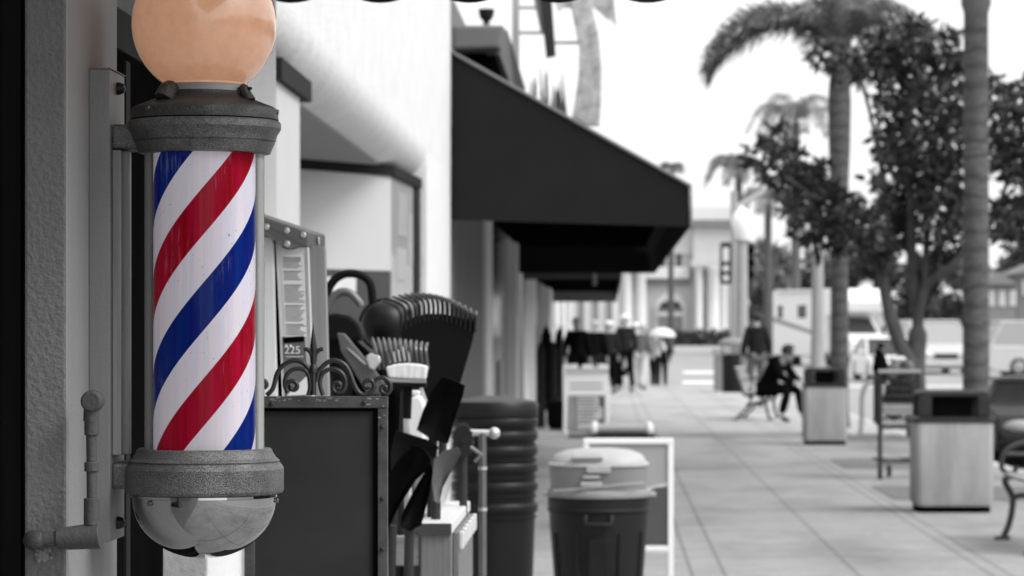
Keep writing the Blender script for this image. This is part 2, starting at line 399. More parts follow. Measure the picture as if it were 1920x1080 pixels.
# lugs holding the globe
def on(th, r, y): return Vector((PC.x+r*u*math.sin(th), 4.0-r*u*math.cos(th), pz(y)))
for th in (R(-38), R(62)):
    s_ = 1.05 if th < 0 else .55
    a = on(th,104,193); c_ = on(th,91,174); e_ = on(th,88,165)
    mb = MB().tube([a,c_,e_, on(th,87,158 if th<0 else 161)], [19*u*s_,18*u*s_,15*u*s_,7*u*s_], 14)
    lg = mb.build('lug', 'cast_dark', pole, smooth=True)
    q = on(th,96,169); q2 = on(th,72,169)
    if th > 0: MB().tube([on(th,106,170),q,q2],3*u,8).build('thumb_screw', 'bolt', lg)
for th in (R(-41), R(88)):
    MB().tube([on(th,132,210),on(th,140,211)], 5*u, 12).build('screw', 'screw', cap, bevel=.001)
lat([(130,227),(139,227.5),(142.5,231),(143,242),(140,247),(136.5,252),(134,259),(132.8,265),(130,266),(130.2,267.5),(131.5,268),(130,271),(127.5,276),(125.5,281),(123,288),(112,289)]).build('upper_collar', 'cast', pole, smooth=True, sharp=16)
# arms
for y0, y1, r in ((235,281,1),(866,916,0)):
    mb = MB().bb((XW(211,4),3.975,pz(y1)),(PC.x-108*u,4.06,pz(y0))); mb.build('arm', 'cast', pole, bevel=.006)
# stripes
ms, t, b = glow('stripes', (.8,.78,.85), .45, .1); b.inputs['Coat Weight'].default_value = .05; b.inputs['Coat Roughness'].default_value = .15; b.inputs['Specular IOR Level'].default_value = .08
tc = t.nodes.new('ShaderNodeTexCoord'); sp = t.nodes.new('ShaderNodeSeparateXYZ'); t.links.new(tc.outputs['Object'], sp.inputs[0])
def mth(op, a, c=None):
    n = t.nodes.new('ShaderNodeMath'); n.operation = op
    for i, q in enumerate((a, c)):
        if q is None: continue
        if isinstance(q, (int, float)): n.inputs[i].default_value = q
        else: t.links.new(q, n.inputs[i])
    return n.outputs[0]
PER = 354*u
th = mth('ARCTAN2', sp.outputs[0], mth('MULTIPLY', sp.outputs[1], -1))
zz = mth('SUBTRACT', sp.outputs[2], pz(367)-pz(1047))
s_ = mth('SUBTRACT', mth('DIVIDE', zz, PER), mth('MULTIPLY', th, 2/(2*math.pi)))
fr = mth('FRACT', s_)
def ramp(cols):
    r_ = t.nodes.new('ShaderNodeValToRGB'); r_.color_ramp.interpolation = 'CONSTANT'; e = r_.color_ramp.elements
    while len(e) < len(cols): e.new(.5)
    for i, (p_, c) in enumerate(cols): e[i].position = p_; e[i].color = (*c,1)
    t.links.new(fr, r_.inputs[0]); return r_.outputs[0]
WH = (.74,.72,.82)
a_ = ramp([(0,WH),(.25,(.0001,.007,.16)),(.5,WH),(.75,(.27,.0005,.006))])
b_ = ramp([(0,(.82,.76,.80)),(.25,(.0002,.022,.19)),(.5,(.84,.77,.82)),(.75,(.40,.001,.028))])
st = t.nodes.new('ShaderNodeTexNoise'); st.inputs['Scale'].default_value = 90; st.inputs['Detail'].default_value = 5; st.inputs['Roughness'].default_value = .7
mp = t.nodes.new('ShaderNodeMapping'); mp.inputs['Scale'].default_value = (1,1,.045); t.links.new(tc.outputs['Object'], mp.inputs[0]); t.links.new(mp.outputs[0], st.inputs['Vector'])
mr = t.nodes.new('ShaderNodeMapRange'); mr.inputs[1].default_value=.42; mr.inputs[2].default_value=.58; t.links.new(st.outputs[0], mr.inputs[0])
mx = t.nodes.new('ShaderNodeMix'); mx.data_type='RGBA'; t.links.new(mr.outputs[0], mx.inputs[0]); t.links.new(a_, mx.inputs[6]); t.links.new(b_, mx.inputs[7])
bpn = t.nodes.new('ShaderNodeBump'); bpn.inputs['Strength'].default_value = .35; bpn.inputs['Distance'].default_value = .004
t.links.new(st.outputs[0], bpn.inputs['Height']); t.links.new(bpn.outputs[0], b.inputs['Normal']); t.links.new(bpn.outputs[0], b.inputs['Coat Normal'])
wn = t.nodes.new('ShaderNodeTexNoise'); wn.inputs['Scale'].default_value = 150; wn.inputs['Detail'].default_value = 6; wn.inputs['Roughness'].default_value = .75
mpw = t.nodes.new('ShaderNodeMapping'); mpw.inputs['Scale'].default_value = (1,1,.09); t.links.new(tc.outputs['Object'], mpw.inputs[0]); t.links.new(mpw.outputs[0], wn.inputs['Vector'])
wl = t.nodes.new('ShaderNodeTexNoise'); wl.inputs['Scale'].default_value = 9; wl.inputs['Detail'].default_value = 2; t.links.new(tc.outputs['Object'], wl.inputs['Vector'])
wm = mth('ADD', mth('MULTIPLY', wl.outputs[0], .6), mth('MULTIPLY', wn.outputs[0], .7))
mw = t.nodes.new('ShaderNodeMapRange'); mw.inputs[1].default_value=.73; mw.inputs[2].default_value=.86; mw.inputs[4].default_value=.2; t.links.new(wm, mw.inputs[0])
mx2 = t.nodes.new('ShaderNodeMix'); mx2.data_type='RGBA'; t.links.new(mw.outputs[0], mx2.inputs[0]); t.links.new(mx.outputs[2], mx2.inputs[6]); mx2.inputs[7].default_value = (.8,.72,.82,1); mx = mx2
# specks of dirt
sk = t.nodes.new('ShaderNodeTexNoise'); sk.inputs['Scale'].default_value = 260; sk.inputs['Detail'].default_value = 1; t.links.new(tc.outputs['Object'], sk.inputs['Vector'])
m5 = t.nodes.new('ShaderNodeMapRange'); m5.inputs[1].default_value=.2; m5.inputs[2].default_value=.27; m5.inputs[3].default_value=.3; m5.inputs[4].default_value=1; t.links.new(sk.outputs[0], m5.inputs[0])
vm = t.nodes.new('ShaderNodeVectorMath'); vm.operation='SCALE'; t.links.new(mx.outputs[2], vm.inputs[0]); t.links.new(m5.outputs[0], vm.inputs['Scale'])
t.links.new(vm.outputs[0], b.inputs['Base Color']); t.links.new(vm.outputs[0], b.inputs['Emission Color'])
b.inputs['Emission Strength'].default_value = .15
lat([(95,288),(95,842)]).build('striped_cylinder', ms, pole, smooth=True)
# clear sleeve
mc = bpy.data.materials.new('clear_sleeve'); mc.use_nodes = True; t = mc.node_tree; t.nodes.clear()
o_ = t.nodes.new('ShaderNodeOutputMaterial'); tr = t.nodes.new('ShaderNodeBsdfTransparent'); gl = t.nodes.new('ShaderNodeBsdfGlossy'); df = t.nodes.new('ShaderNodeBsdfDiffuse')
tr.inputs[0].default_value = (.96,.96,.97,1); gl.inputs['Color'].default_value = (.35,.35,.35,1); gl.inputs['Roughness'].default_value = .06; df.inputs[0].default_value = (.6,.61,.6,1)
lw = t.nodes.new('ShaderNodeLayerWeight'); lw.inputs[0].default_value = .5
m1 = t.nodes.new('ShaderNodeMixShader'); m2 = t.nodes.new('ShaderNodeMixShader')
nz = t.nodes.new('ShaderNodeTexNoise'); nz.inputs['Scale'].default_value = 120; nz.inputs['Detail'].default_value = 4
tc = t.nodes.new('ShaderNodeTexCoord'); mp = t.nodes.new('ShaderNodeMapping'); mp.inputs['Scale'].default_value = (1,1,.05); t.links.new(tc.outputs['Object'], mp.inputs[0]); t.links.new(mp.outputs[0], nz.inputs['Vector'])
mr = t.nodes.new('ShaderNodeMapRange'); mr.inputs[1].default_value=.5; mr.inputs[2].default_value=.85; mr.inputs[3].default_value=.0; mr.inputs[4].default_value=.015; t.links.new(nz.outputs[0], mr.inputs[0])
pw = t.nodes.new('ShaderNodeMapRange'); pw.inputs[1].default_value=.42; pw.inputs[2].default_value=.62; pw.inputs[3].default_value=.0; pw.inputs[4].default_value=1; t.links.new(lw.outputs['Facing'], pw.inputs[0])
ad = t.nodes.new('ShaderNodeMath'); ad.operation='MULTIPLY'; ad.inputs[1].default_value=.6; t.links.new(pw.outputs[0], ad.inputs[0])
a2 = t.nodes.new('ShaderNodeMath'); a2.operation='MULTIPLY'; t.links.new(mr.outputs[0], a2.inputs[0]); a2.inputs[1].default_value=.5
a3 = t.nodes.new('ShaderNodeMath'); a3.operation='ADD'; a3.use_clamp=True; t.links.new(ad.outputs[0], a3.inputs[0]); t.links.new(a2.outputs[0], a3.inputs[1])
t.links.new(a3.outputs[0], m1.inputs[0]); t.links.new(tr.outputs[0], m1.inputs[1]); t.links.new(df.outputs[0], m1.inputs[2])
fz = t.nodes.new('ShaderNodeFresnel'); fz.inputs[0].default_value = 1.35; t.links.new(fz.outputs[0], m2.inputs[0]); t.links.new(m1.outputs[0], m2.inputs[1]); t.links.new(gl.outputs[0], m2.inputs[2]); t.links.new(m2.outputs[0], o_.inputs[0])
MB().lathe([(111.5*u,pz(288.6)),(111.5*u,pz(844))], PC, 72, cap=False).build('glass_sleeve', mc, pole, smooth=True)
lat([(96,842.3),(113,841),(122,840),(125.5,842.5),(128,849),(134,858),(138.5,861.5),(140.5,863.5),(138.8,865),(139,866),(141.5,867),(142.5,869.5),(146,873.5),(148,878),(148,918),(146,923),(136,926),(120,927)]).build('lower_collar', 'cast', pole, smooth=True, sharp=16)
lat([(136,926.5),(136.5,931),(134,932)]).build('rim_band', 'chrome', pole, smooth=True)
prof = [(134*math.cos(a), 932+115*math.sin(a)**.97) for a in [R(90)*k/24 for k in range(24)]]+[(.5,1047)]
dm = lat(prof).build('chrome_dome', 'chrome', pole, smooth=True)
for th in (R(-40), R(88)):
    MB().tube([on(th,130,938),on(th,139,938)], 5*u, 12).build('screw', 'screw', dm, bevel=.001)
# the mounting channel on the pillar
ch = MB().bb((XP,3.96,pz(1013)),(-.662,4.08,pz(134))).build('mounting_channel', 'channel', pole, bevel=.0015)
MB().bb((XP,3.958,pz(133.6)),(-.6605,4.082,pz(132.2))).build('channel_cap', 'channel', ch)
for yy in (164, 982):
    MB().lathe([(12*u,0),(12*u,.003),(9*u,.009),(4*u,.011)], (-.662,4.02,pz(yy)), 16, axis='X').build('bolt', 'bolt', ch, smooth=True)
mb = MB()
for k, (ya, yb, pr) in enumerate(((3.975,3.992,.012),(3.993,4.012,.02),(4.013,4.03,.012))): mb.bb((-.6615,ya,pz(852)),(-.6615+pr,yb,pz(283)))
mb.build('fluted_strip', 'strip', pole, bevel=.0015)
# conduit
cd = thing('electrical_conduit', (-.68,3.78,.9), 'grey metal conduit bent along the stucco pillar below the pole', 'conduit')
yc = 3.775; 
def cp(x, y, d=3.775): return P(x, y, d)
MB().tube([cp(171,775),cp(173,988)], 10*yc/FPX, 16).build('upright_pipe', 'conduit', cd, smooth=True)
for a, b2, r in ((770,816,14),(866,884,14),(934,985,15)):
    q = MB().tube([cp(172,a),cp(172,b2)], r*yc/FPX, 16).build('coupling', 'conduit', cd, smooth=True, bevel=.001)
MB().lathe([(17*yc/FPX,-.002),(20*yc/FPX,.0),(21*yc/FPX,.006),(20*yc/FPX,.024)], cp(174,752)+Vector((0,-.012,0)), 20, axis='Y').build('elbow_cap', 'conduit', cd, smooth=True, bevel=.001)
MB().tube([cp(172,758),cp(171,790)], 15*yc/FPX, 16).build('elbow', 'conduit', cd, smooth=True)
MB().tube([cp(188,1004),cp(130,1009),cp(107,1010)], [25*yc/FPX,22*yc/FPX,20*yc/FPX], 18).build('junction_body', 'conduit', cd, smooth=True, bevel=.001)
MB().tube([cp(112,1010),cp(70,1012)], 15*yc/FPX, 16).build('level_pipe', 'conduit', cd, smooth=True)
MB().tube(smooth_path([cp(80,1012),cp(66,1013),cp(62,1013,3.79),cp(62,1013,3.81)]), 19*yc/FPX, 16).build('wall_elbow', 'conduit', cd, smooth=True)
# crumbled plaster under the conduit
mb = MB()
for k in range(45):
    x = random.gauss(82,7); y = random.gauss(1043,5)
    mb.ball(P(x,y,3.797), random.uniform(3,5)*u, 6, 4)
mb.build('patching_plaster', 'stucco_lit_and_patch', shop, smooth=True)

# ---------------------------------------------------------------- hardware shop: stucco wall, alcove, display window
XS = -1.1
store = thing('hardware_shop', (-1.5,10,0), 'white stucco shop building with a recessed entrance behind the tools', 'shop')
ZS = 2.33
kind(MB().bb((-2.0,10.6,.004),(-1.12,16.4,.008)).build('bounce_blocker_floor', 'tree_pit'), 'structure')  # unseen dark sheet added to cut ground bounce onto the soffit
prof = [(XS,4.4),(XS,2.52)]
for k in range(1,9):
    a = R(90)*k/8; prof.append((XS-.18*(1-math.cos(a)), 2.52-.19*math.sin(a)))
prof += [(-1.75,ZS),(-1.75,4.4)]
MB().prism([(x,6.22,z) for x, z in prof], (0,14.48,0)).build('upper_wall', 'stucco_white', store, smooth=True)
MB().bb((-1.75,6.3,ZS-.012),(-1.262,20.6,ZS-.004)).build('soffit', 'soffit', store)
MB().bb((-1.5,9.87,0),(XS,10.62,2.235)).build('near_pier', 'stucco_mid', store)
MB().bb((-1.5,9.86,2.237),(XS+.02,10.85,2.31)).build('pier_lintel', 'dark_wood', store)
MB().bb((-2.0,6.3,0),(-1.62,9.85,2.32)).build('entrance_wall', 'stucco_mid', store)
MB().bb((-2.2,10.63,0),(-2.0,15.8,2.32)).build('alcove_back', 'stucco_mid', store)
# window box
A = Vector((-1.66,15.75,0)); B = Vector((-1.205,16.5,0)); C_ = Vector((-1.145,17.98,0))
def wallseg(a, b, z0, z1, th, m, name, parent, out=0):
    d = (b-a).normalized(); nrm = Vector((d.y,-d.x,0))
    q = [a+nrm*out, b+nrm*out, b+nrm*(out-th), a+nrm*(out-th)]
    return MB().prism([Vector((p.x,p.y,z0)) for p in q], (0,0,z1-z0)).build(name, m, parent)
win = wallseg(A,B,1.742,2.265,.02,'pane','display_window',store)
wallseg(A,B,2.268,2.325,.05,'dark_wood','window_frame',win,.02)
wallseg(B,C_,2.268,2.325,.05,'dark_wood','window_frame',win,.02)
wallseg(B,B+(C_-B)*.78,.9,2.265,.02,'pane','side_pane',win)
wallseg(B+(C_-B)*.8,C_,0,2.265,.04,'dark_wood','window_jamb',win,.01)
wallseg(A,B,0,1.74,.03,'label_dark','stall_riser',store)
wallseg(A+(B-A)*.22,A+(B-A)*.62,1.62,1.70,.004,'grey_light','notice',store,.006)
for f0, f1, z0, z1, mm in ((.25,.55,1.95,2.2,'grey_mid'),(.2,.5,1.7,1.88,'panel_mid'),(.58,.75,1.8,2.1,'grey_mid')):
    wallseg(B+(C_-B)*f0,B+(C_-B)*f1,z0,z1,.003,mm,'poster',win,.004)
MB().bb((-1.5,18.0,0),(XS-.001,20.7,2.6)).build('far_pier', 'stucco_white', store)
MB().tube([P(726,-40,17),P(726,48,17)], .006, 6).build('hanging_cable', 'bolt', store)
MB().bb((-2.6,20.4,4.0),(XS+.04,20.72,4.6)).build('parapet_end', 'stucco_white', store)

# ---------------------------------------------------------------- black awnings and the row of shops beneath
d1 = 20.75
ba = thing('black_awning', (-1.1,d1,2.3), 'large black canvas awning, nearest of those along the shops', 'awning', 'black awnings over the shops')
side = [P(846,100,d1),P(1293,350,d1),P(1293,425,d1),P(846,412,d1)]
xo = side[1].x
# far end 36.4 m out; the valance bottom keeps its height
zt0, zf0, zb0 = side[0].z, side[1].z, side[2].z-.01
MB().prism(side, (0,.03,0)).build('side_panel', 'canvas', ba)
d2 = 36.4
MB().tube([side[0]+Vector((0,-.01,.01)),side[1]+Vector((.01,-.01,.005)),side[2]+Vector((.01,-.01,0))],.011,8).build('piping','pier_grey',ba,smooth=True)
MB().prism([(XS,d1+.03,zt0),(xo,d1+.03,zf0),(xo,d1+.03,zf0-.03),(XS,d1+.03,zt0-.03)], (0,d2-d1-.06,0)).build('slope_panel', 'canvas', ba)
MB().bb((xo-.02,d1+.032,zb0),(xo,d2-.03,zf0-.032)).build('valance', 'canvas', ba)
MB().prism([(XS,d2,zt0),(xo,d2,zf0),(xo,d2,zb0),(XS,d2,zb0)], (0,.03,0)).build('side_panel', 'canvas', ba)
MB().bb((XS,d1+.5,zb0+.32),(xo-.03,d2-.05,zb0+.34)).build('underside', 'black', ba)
ba2 = thing('black_awning', (-1.1,38,2.1), 'shallow black shop awning just beyond the large one', 'awning', 'black awnings over the shops')
x2 = XW(1165,38)
MB().prism([(XS,38,2.9),(x2,38,2.5),(x2,38,2.08),(XS,38,2.08)], (0,.03,0)).build('side_panel', 'canvas', ba2)
MB().prism([(XS,38.03,2.9),(x2,38.03,2.5),(x2,38.03,2.47),(XS,38.03,2.87)], (0,19.9,0)).build('slope_panel', 'canvas', ba2)
MB().bb((x2-.02,38.03,2.08),(x2,58,2.46)).build('valance', 'canvas', ba2)
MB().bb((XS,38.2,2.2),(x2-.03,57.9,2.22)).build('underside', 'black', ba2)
MB().bb((XS,57.97,2.0),(x2,58,2.46)).build('side_panel', 'pier_grey', ba2)
MB().bb((-.2,36.5,1.99),(-.16,37.1,2.2)).build('hanging_tag', 'grey_mid', ba2)
row = thing('shop_row', (-1.6,21,0), 'row of shopfronts with piers and dark windows under the black awnings', 'shops')
MB().bb((-6,20.75,0),(-1.35,80,4.3)).build('wall', 'pier_grey', row)
MB().bb((-1.35,20.75,0),(XS,26.0,2.85)).build('pier', 'pier_grey', row)
MB().bb((-1.35,26.3,0),(XS+.02,27.7,2.8)).build('pier', 'pier_pale', row)
w_ = MB().bb((-1.33,27.7,.5),(-1.18,34.6,2.6)).build('window', 'glass_dark', row)
MB().bb((-1.2,29.5,.5),(-1.16,29.8,2.6)).build('mullion', 'pier_grey', w_)
MB().bb((-1.2,31.5,.3),(-1.15,32.6,1.1)).build('window_poster', 'grey_mid', w_)
for a, b2, mm, xx in ((34.6,35.4,'pier_pale',.03),(35.45,38.5,'pier_grey',0),(38.6,44.5,'pier_pale',.02),(52.5,55,'pier_pale',.05),(60,63,'pier_pale',.04),(69,73,'pier_pale',.05)):
    MB().bb((-1.35,a,0),(XS+xx,b2,2.8)).build('pier', mm, row)
for a, b2 in ((44.6,52.4),(55.1,59.9),(63.1,68.9)):
    MB().bb((-1.34,a,.4),(-1.2,b2,2.5)).build('window', 'glass_dark', row)
MB().bb((-1.34,73.1,0),(XS-.02,79.9,2.6)).build('corner_door', 'door_dark', row)

# box frame with dark mouth on the roof edge, lamp cup
bf = thing('roof_canopy', P(850,100,21.5), 'grey boxed roof canopy with a dark hollow, above the near end of the large awning', 'canopy')
dA = 21.6
def zx(px,py,d): return P(px,py,d)
MB().px([(848,47),(946,47),(936,90),(848,93)], dA, .35).build('front_beam', 'pier_grey', bf, bevel=.02)
qa = [zx(946,47,dA),zx(936,90,dA),zx(928,96,dA),zx(946,52,dA)]
e0 = Vector((0,.36,0))
MB().add([zx(948,46,dA)+e0,zx(986,168,dA+5),zx(968,190,dA+5),zx(934,94,dA)+e0, zx(948,46,dA)+Vector((-.12,.36,-.02)),zx(986,168,dA+5)+Vector((-.12,0,-.02)),zx(968,190,dA+5)+Vector((-.1,0,0)),zx(934,94,dA)+Vector((-.1,.36,0))],
    [(0,1,2,3),(7,6,5,4),(0,4,5,1),(1,5,6,2),(2,6,7,3),(3,7,4,0)]).build('side_beam', 'pier_grey', bf)
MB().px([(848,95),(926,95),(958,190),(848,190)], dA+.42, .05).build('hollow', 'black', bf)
lc = thing('roof_lamp', P(912,45,23), 'small dark cup lamp standing on the roof canopy', 'lamp')
MB().lathe([(.03,.0),(.022,.02),(.05,.05),(.062,.11),(.05,.115)], P(912,46,22), 20).build('cup', 'bolt', lc, smooth=True)
MB().tube([P(912,47,22),P(912,41,22)], .012, 8).build('stem', 'bolt', lc)
# rooftop signs
ps = thing('palm_sign', P(1100,235,27), 'weathered metal palm tree cutout rising above the large awning', 'sign')
MB().px([(1072,222),(1078,190),(1085,140),(1086,90),(1078,50),(1070,10),(1066,-40),(1108,-40),(1110,10),(1122,60),(1128,120),(1128,180),(1124,236),(1100,236),(1084,226)], 27, .08).build('trunk', 'palm_metal', ps, bevel=.01)
MB().px([(1105,-40),(1150,-30),(1152,10),(1157,48),(1146,38),(1136,34),(1122,20),(1108,10)], 27.02, .05).build('frond', 'palm_metal', ps)
MB().px([(1070,-40),(1040,-30),(1038,0),(1046,22),(1056,14),(1072,14)], 27.02, .05).build('frond', 'palm_metal', ps)
mb = MB()
for yy in (80,):
    mb.tube([P(1040,yy,27.1),P(1090,yy,27.1)], .014, 8)
mb.build('stay_rod', 'post_grey', ps)
hs = thing('blade_sign', P(1020,100,25.5), 'narrow black blade sign hung from a pale pole beside the metal palm cutout', 'sign')
MB().px([(1006,-60),(1030,-60),(1042,104),(1024,108)], 25.5, .09).build('board', 'bin_lid', hs)
MB().px([(988,-60),(1004,-60),(1022,60),(1014,62)], 25.55, .05).build('side_board', 'post_grey', hs)
MB().bb(P(960,-60,25.8),P(974,150,25.9)).build('pole', 'post_pale', hs)
for yy in (15,62): MB().bb(P(968,yy-4,25.85),P(1024,yy+3,25.88)).build('bracket', 'post_pale', hs)

# ---------------------------------------------------------------- chalkboard with scroll ironwork
dB = 4.9
cb = thing('chalkboard_sign', (XW(600,dB),dB,0), 'black chalkboard in an iron frame topped by curled ironwork, behind the pole', 'sign')
kB = dB/FPX
zbt = .12
xl, xr = XW(458,dB), XW(727,dB); zt = ZW(743,dB)
MB().bb((xl,dB,zt-22*kB),(xr,dB+.012,zt)).build('top_rail', 'iron_frame', cb, bevel=.001)
MB().bb((xr-19*kB,dB+.001,.05),(xr-.0005,dB+.013,zt-22.2*kB)).build('right_stile', 'iron_frame', cb, bevel=.001)
MB().bb((xl,dB+.001,.05),(xl+19*kB,dB+.013,zt-22.2*kB)).build('left_stile', 'iron_frame', cb, bevel=.001)
MB().bb((xl+19.2*kB,dB+.001,zbt),(xr-19.2*kB,dB+.013,zbt+22*kB)).build('bottom_rail', 'iron_frame', cb)
MB().bb((xl+19.3*kB,dB+.008,zbt+22.3*kB),(xr-19.3*kB,dB+.02,zt-22.3*kB)).build('board', 'chalkboard', cb)
mb = MB(); mb.bb((xr-27*kB,dB+.003,zbt+22.3*kB),(xr-19.4*kB,dB+.0078,zt-22.4*kB)); mb.bb((xl+27*kB,dB+.003,zt-28*kB),(xr-27.2*kB,dB+.0078,zt-22.5*kB)); mb.build('inner_bead', 'black', cb)
mb = MB()
for x, y in ((509,757),(683,755),(717,800),(717,935),(717,1030)):
    mb.lathe([(4.5*kB,.0005),(4.2*kB,-.002),(2*kB,-.003)], P(x,y,dB), 10, axis='Y')
mb.build('rivets', 'iron', cb, smooth=True)
mb = MB()
for k in range(26):
    x = random.choice((random.gauss(530,15), random.gauss(610,15), random.uniform(690,724))); y = random.uniform(745,752) if x < 690 else random.uniform(745,790)
    if x > 690 and x < 709: y = random.uniform(745,764)
    mb.box(P(x,y,dB-.0004), (random.uniform(2,9)*kB,.0004,random.uniform(1,3)*kB), ry=random.uniform(-.4,.4))
for q in range(0,len(mb.v),8): MB().add(mb.v[q:q+8],[tuple(i-q for i in f) for f in mb.f[q//8*6:q//8*6+6]]).build('paint_chip', 'chipped', cb)
def spiral(cx, cy, r0, r1, a0, turns, n=26):
    return [(cx+(r0+(r1-r0)*k/n)*math.cos(a0+turns*2*math.pi*k/n), cy+(r0+(r1-r0)*k/n)*math.sin(a0+turns*2*math.pi*k/n)) for k in range(n+1)]
def iron(pts, r=4.6, d=dB+.006, name='scroll', sm=4):
    q = [P(x,y,d) for x,y in pts]
    q = smooth_path(q, sm)
    rs = r*kB if not isinstance(r,list) else None
    return MB().tube(q, rs, 10).build(name, 'iron', cb, smooth=True)
iron([(500,741),(512,728),(519,702),(530,686),(546,677),(560,677),(574,685),(583,700),(586,716)])
iron([(578,741),(582,722),(577,700),(566,692),(549,693),(537,705),(534,722),(540,736)]+spiral(549,725,14,3,2.2,1.25,14)[1:], 4.4)
iron([(594,716),(597,698),(608,684),(622,676),(634,677),(648,686),(657,703),(664,722),(674,737),(686,740)]+spiral(690,722,14,3,1.4,-1.1,14)[1:])
iron([(606,741),(600,720),(604,702),(616,693),(630,693),(643,702),(648,718),(643,733)]+spiral(633,725,12,3,.9,1.2,14)[1:], 4.4)
iron([(700,728),(704,713),(718,708),(730,716),(732,730),(726,738)]+spiral(721,729,9,2.5,1.0,1.0,10)[1:], 4.2)
iron([(490,716),(497,714),(500,722),(495,728)], 4.2)
MB().tube(smooth_path([P(588,741,dB+.006),P(588,700,dB+.006),P(588,690,dB+.006)]), 5.5*kB, 10).build('stem', 'iron', cb, smooth=True)
MB().tube([P(588,699,dB+.006),P(588,692,dB+.006),P(588,684,dB+.006)], [8*kB,9*kB,6*kB], 12).build('collar', 'iron', cb, smooth=True)
MB().tube([P(588,690,dB+.006),P(588,662,dB+.006),P(588,652,dB+.006),P(587,607,dB+.006)], [6*kB,5*kB,7*kB,.6*kB], 12).build('spike', 'iron', cb, smooth=True)
iron([(586,680),(584,664),(576,655),(570,656)], 4.2, name='leaf_curl'); iron([(590,680),(592,664),(599,656),(606,655)], 4.2, name='leaf_curl')
MB().tube([(xr-.01,dB+.02,zt-.03),(xr-.01,dB+.3,.0)], .006, 8).build('prop_leg', 'iron_frame', cb)
MB().tube([(xl+.01,dB+.02,zt-.03),(xl+.01,dB+.3,.0)], .006, 8).build('prop_leg', 'iron_frame', cb)

# ---------------------------------------------------------------- stepladder
dL = 5.6; kL = dL/FPX
ld = thing('stepladder', (XW(550,dL),dL,0), 'folded aluminium stepladder with a printed label, leaning behind the chalkboard', 'ladder')
def tilt_prism(ptsA, dvec):   # outline points (px,py,d)
    return MB().prism([P(*p) for p in ptsA], dvec)
a0, a1 = (452,388,5.5), (576,435,5.6)
outl = [(452,392,5.5),(576,434,5.6),(576,464,5.6),(561,463,5.59),(546,467,5.58),(536,468,5.57),(527,464,5.56),(518,453,5.555),(506,446,5.545),(452,436,5.5)]
MBc = MB().prism([P(*p) for p in outl], (.017,.18,0)); lcap = MBc.build('top_cap', 'cap_plastic', ld, bevel=.003)
for x, y in ((499,425),(537,432),(568,440),(538,457)):
    q = P(x,y,5.5+(x-452)/124*.1)
    MB().lathe([(6.5*kL,.001),(6*kL,-.003),(3*kL,-.006),(2.2*kL,-.004)], q, 14, axis='Y').build('rivet', 'steel_bright', lcap, smooth=True)
q = P(596,452,5.72); 
MB().lathe([(8*kL,0),(8*kL,.002),(6*kL,.003)], Vector((P(576,434,5.6).x+.0105,5.70,P(596,452,5.72).z)), 14, axis='X').build('badge', 'steel_bright', lcap)
# rails: flared outwards down to the ground
def rail(x0,x1,xa,xb,ytop,d,th,m,name):
    # px columns at y=ytop and y=760, carried on to the floor
    zt_ = ZW(ytop,d); zb_ = ZW(760,d)
    def ext(xt, xq): X0 = XW(xt,d); X1 = XW(xq,d); s = (X1-X0)/(zb_-zt_); return X0, X0+s*(0-zt_)
    l0,l1 = ext(x0,xa); r0,r1 = ext(x1,xb)
    return MB().prism([(l0,d,zt_),(r0,d,zt_),(r1,d,0),(l1,d,0)], (0,th,0)).build(name, m, ld, bevel=.002)
rail(516,576,531,586,452,5.605,.02,'alu','front_rail')
rail(577,609,586,617,462,5.64,.03,'alu_dark','rail_web')
rail(495,512,496,519,440,5.585,.02,'alu','rear_rail')
rail(512.5,515.5,522,528,446,5.63,.02,'black','rail_gap')
rail(575,578,585,589,463,5.60,.02,'alu','rail_lip')
MB().px([(527,478),(570,477),(576,632),(535,634)], 5.603, .001).build('paper_label', 'paper', ld)
lab = MB().px([(529,632),(571,630),(579,742),(534,745)], 5.603, .001).build('duty_label', 'duty_grey', ld)
MB().px([(531,634),(570,632),(570,641),(532,643)], 5.6015, .001).build('label_band', 'black', lab)
MB().px([(537,742),(575,705),(578,740)], 5.6015, .001).build('label_corner', 'paper', lab)
mb = MB()
for k in range(46):
    f = k/46; y = 482+148*f
    if k in (7,14,15,27,38): continue
    xa = 530+7*f; w2 = random.uniform(.7,1)*38
    if k in (0,1,2,8,16,28,39): w2 = 34; h2 = 1.5
    else: h2 = 1.0
    mb.px([(xa,y),(xa+w2,y),(xa+w2,y+h2),(xa,y+h2)], 5.602, .0005)
mb.build('small_print', 'ink', ld)
text_mesh('225', 17*kL*1.2, 'paper', 'rating_figures', lab, P(533,663,5.601))
mb = MB()
for x in (537,545): mb.box(P(x,648,5.6015),(4*kL,.0006,4*kL),ry=R(45))
for y, w2 in ((668,34),(676,28)): mb.px([(535,y),(535+w2,y),(535+w2,y+1.2),(535,y+1.2)],5.6015,.0005)
mb.build('rating_print', 'paper', lab)
for z in (.3,.6,.9,1.2):
    MB().bb((XW(500,dL)-.02,5.645,z),(XW(570,dL),5.72,z+.02)).build('step', 'alu_dark', ld)

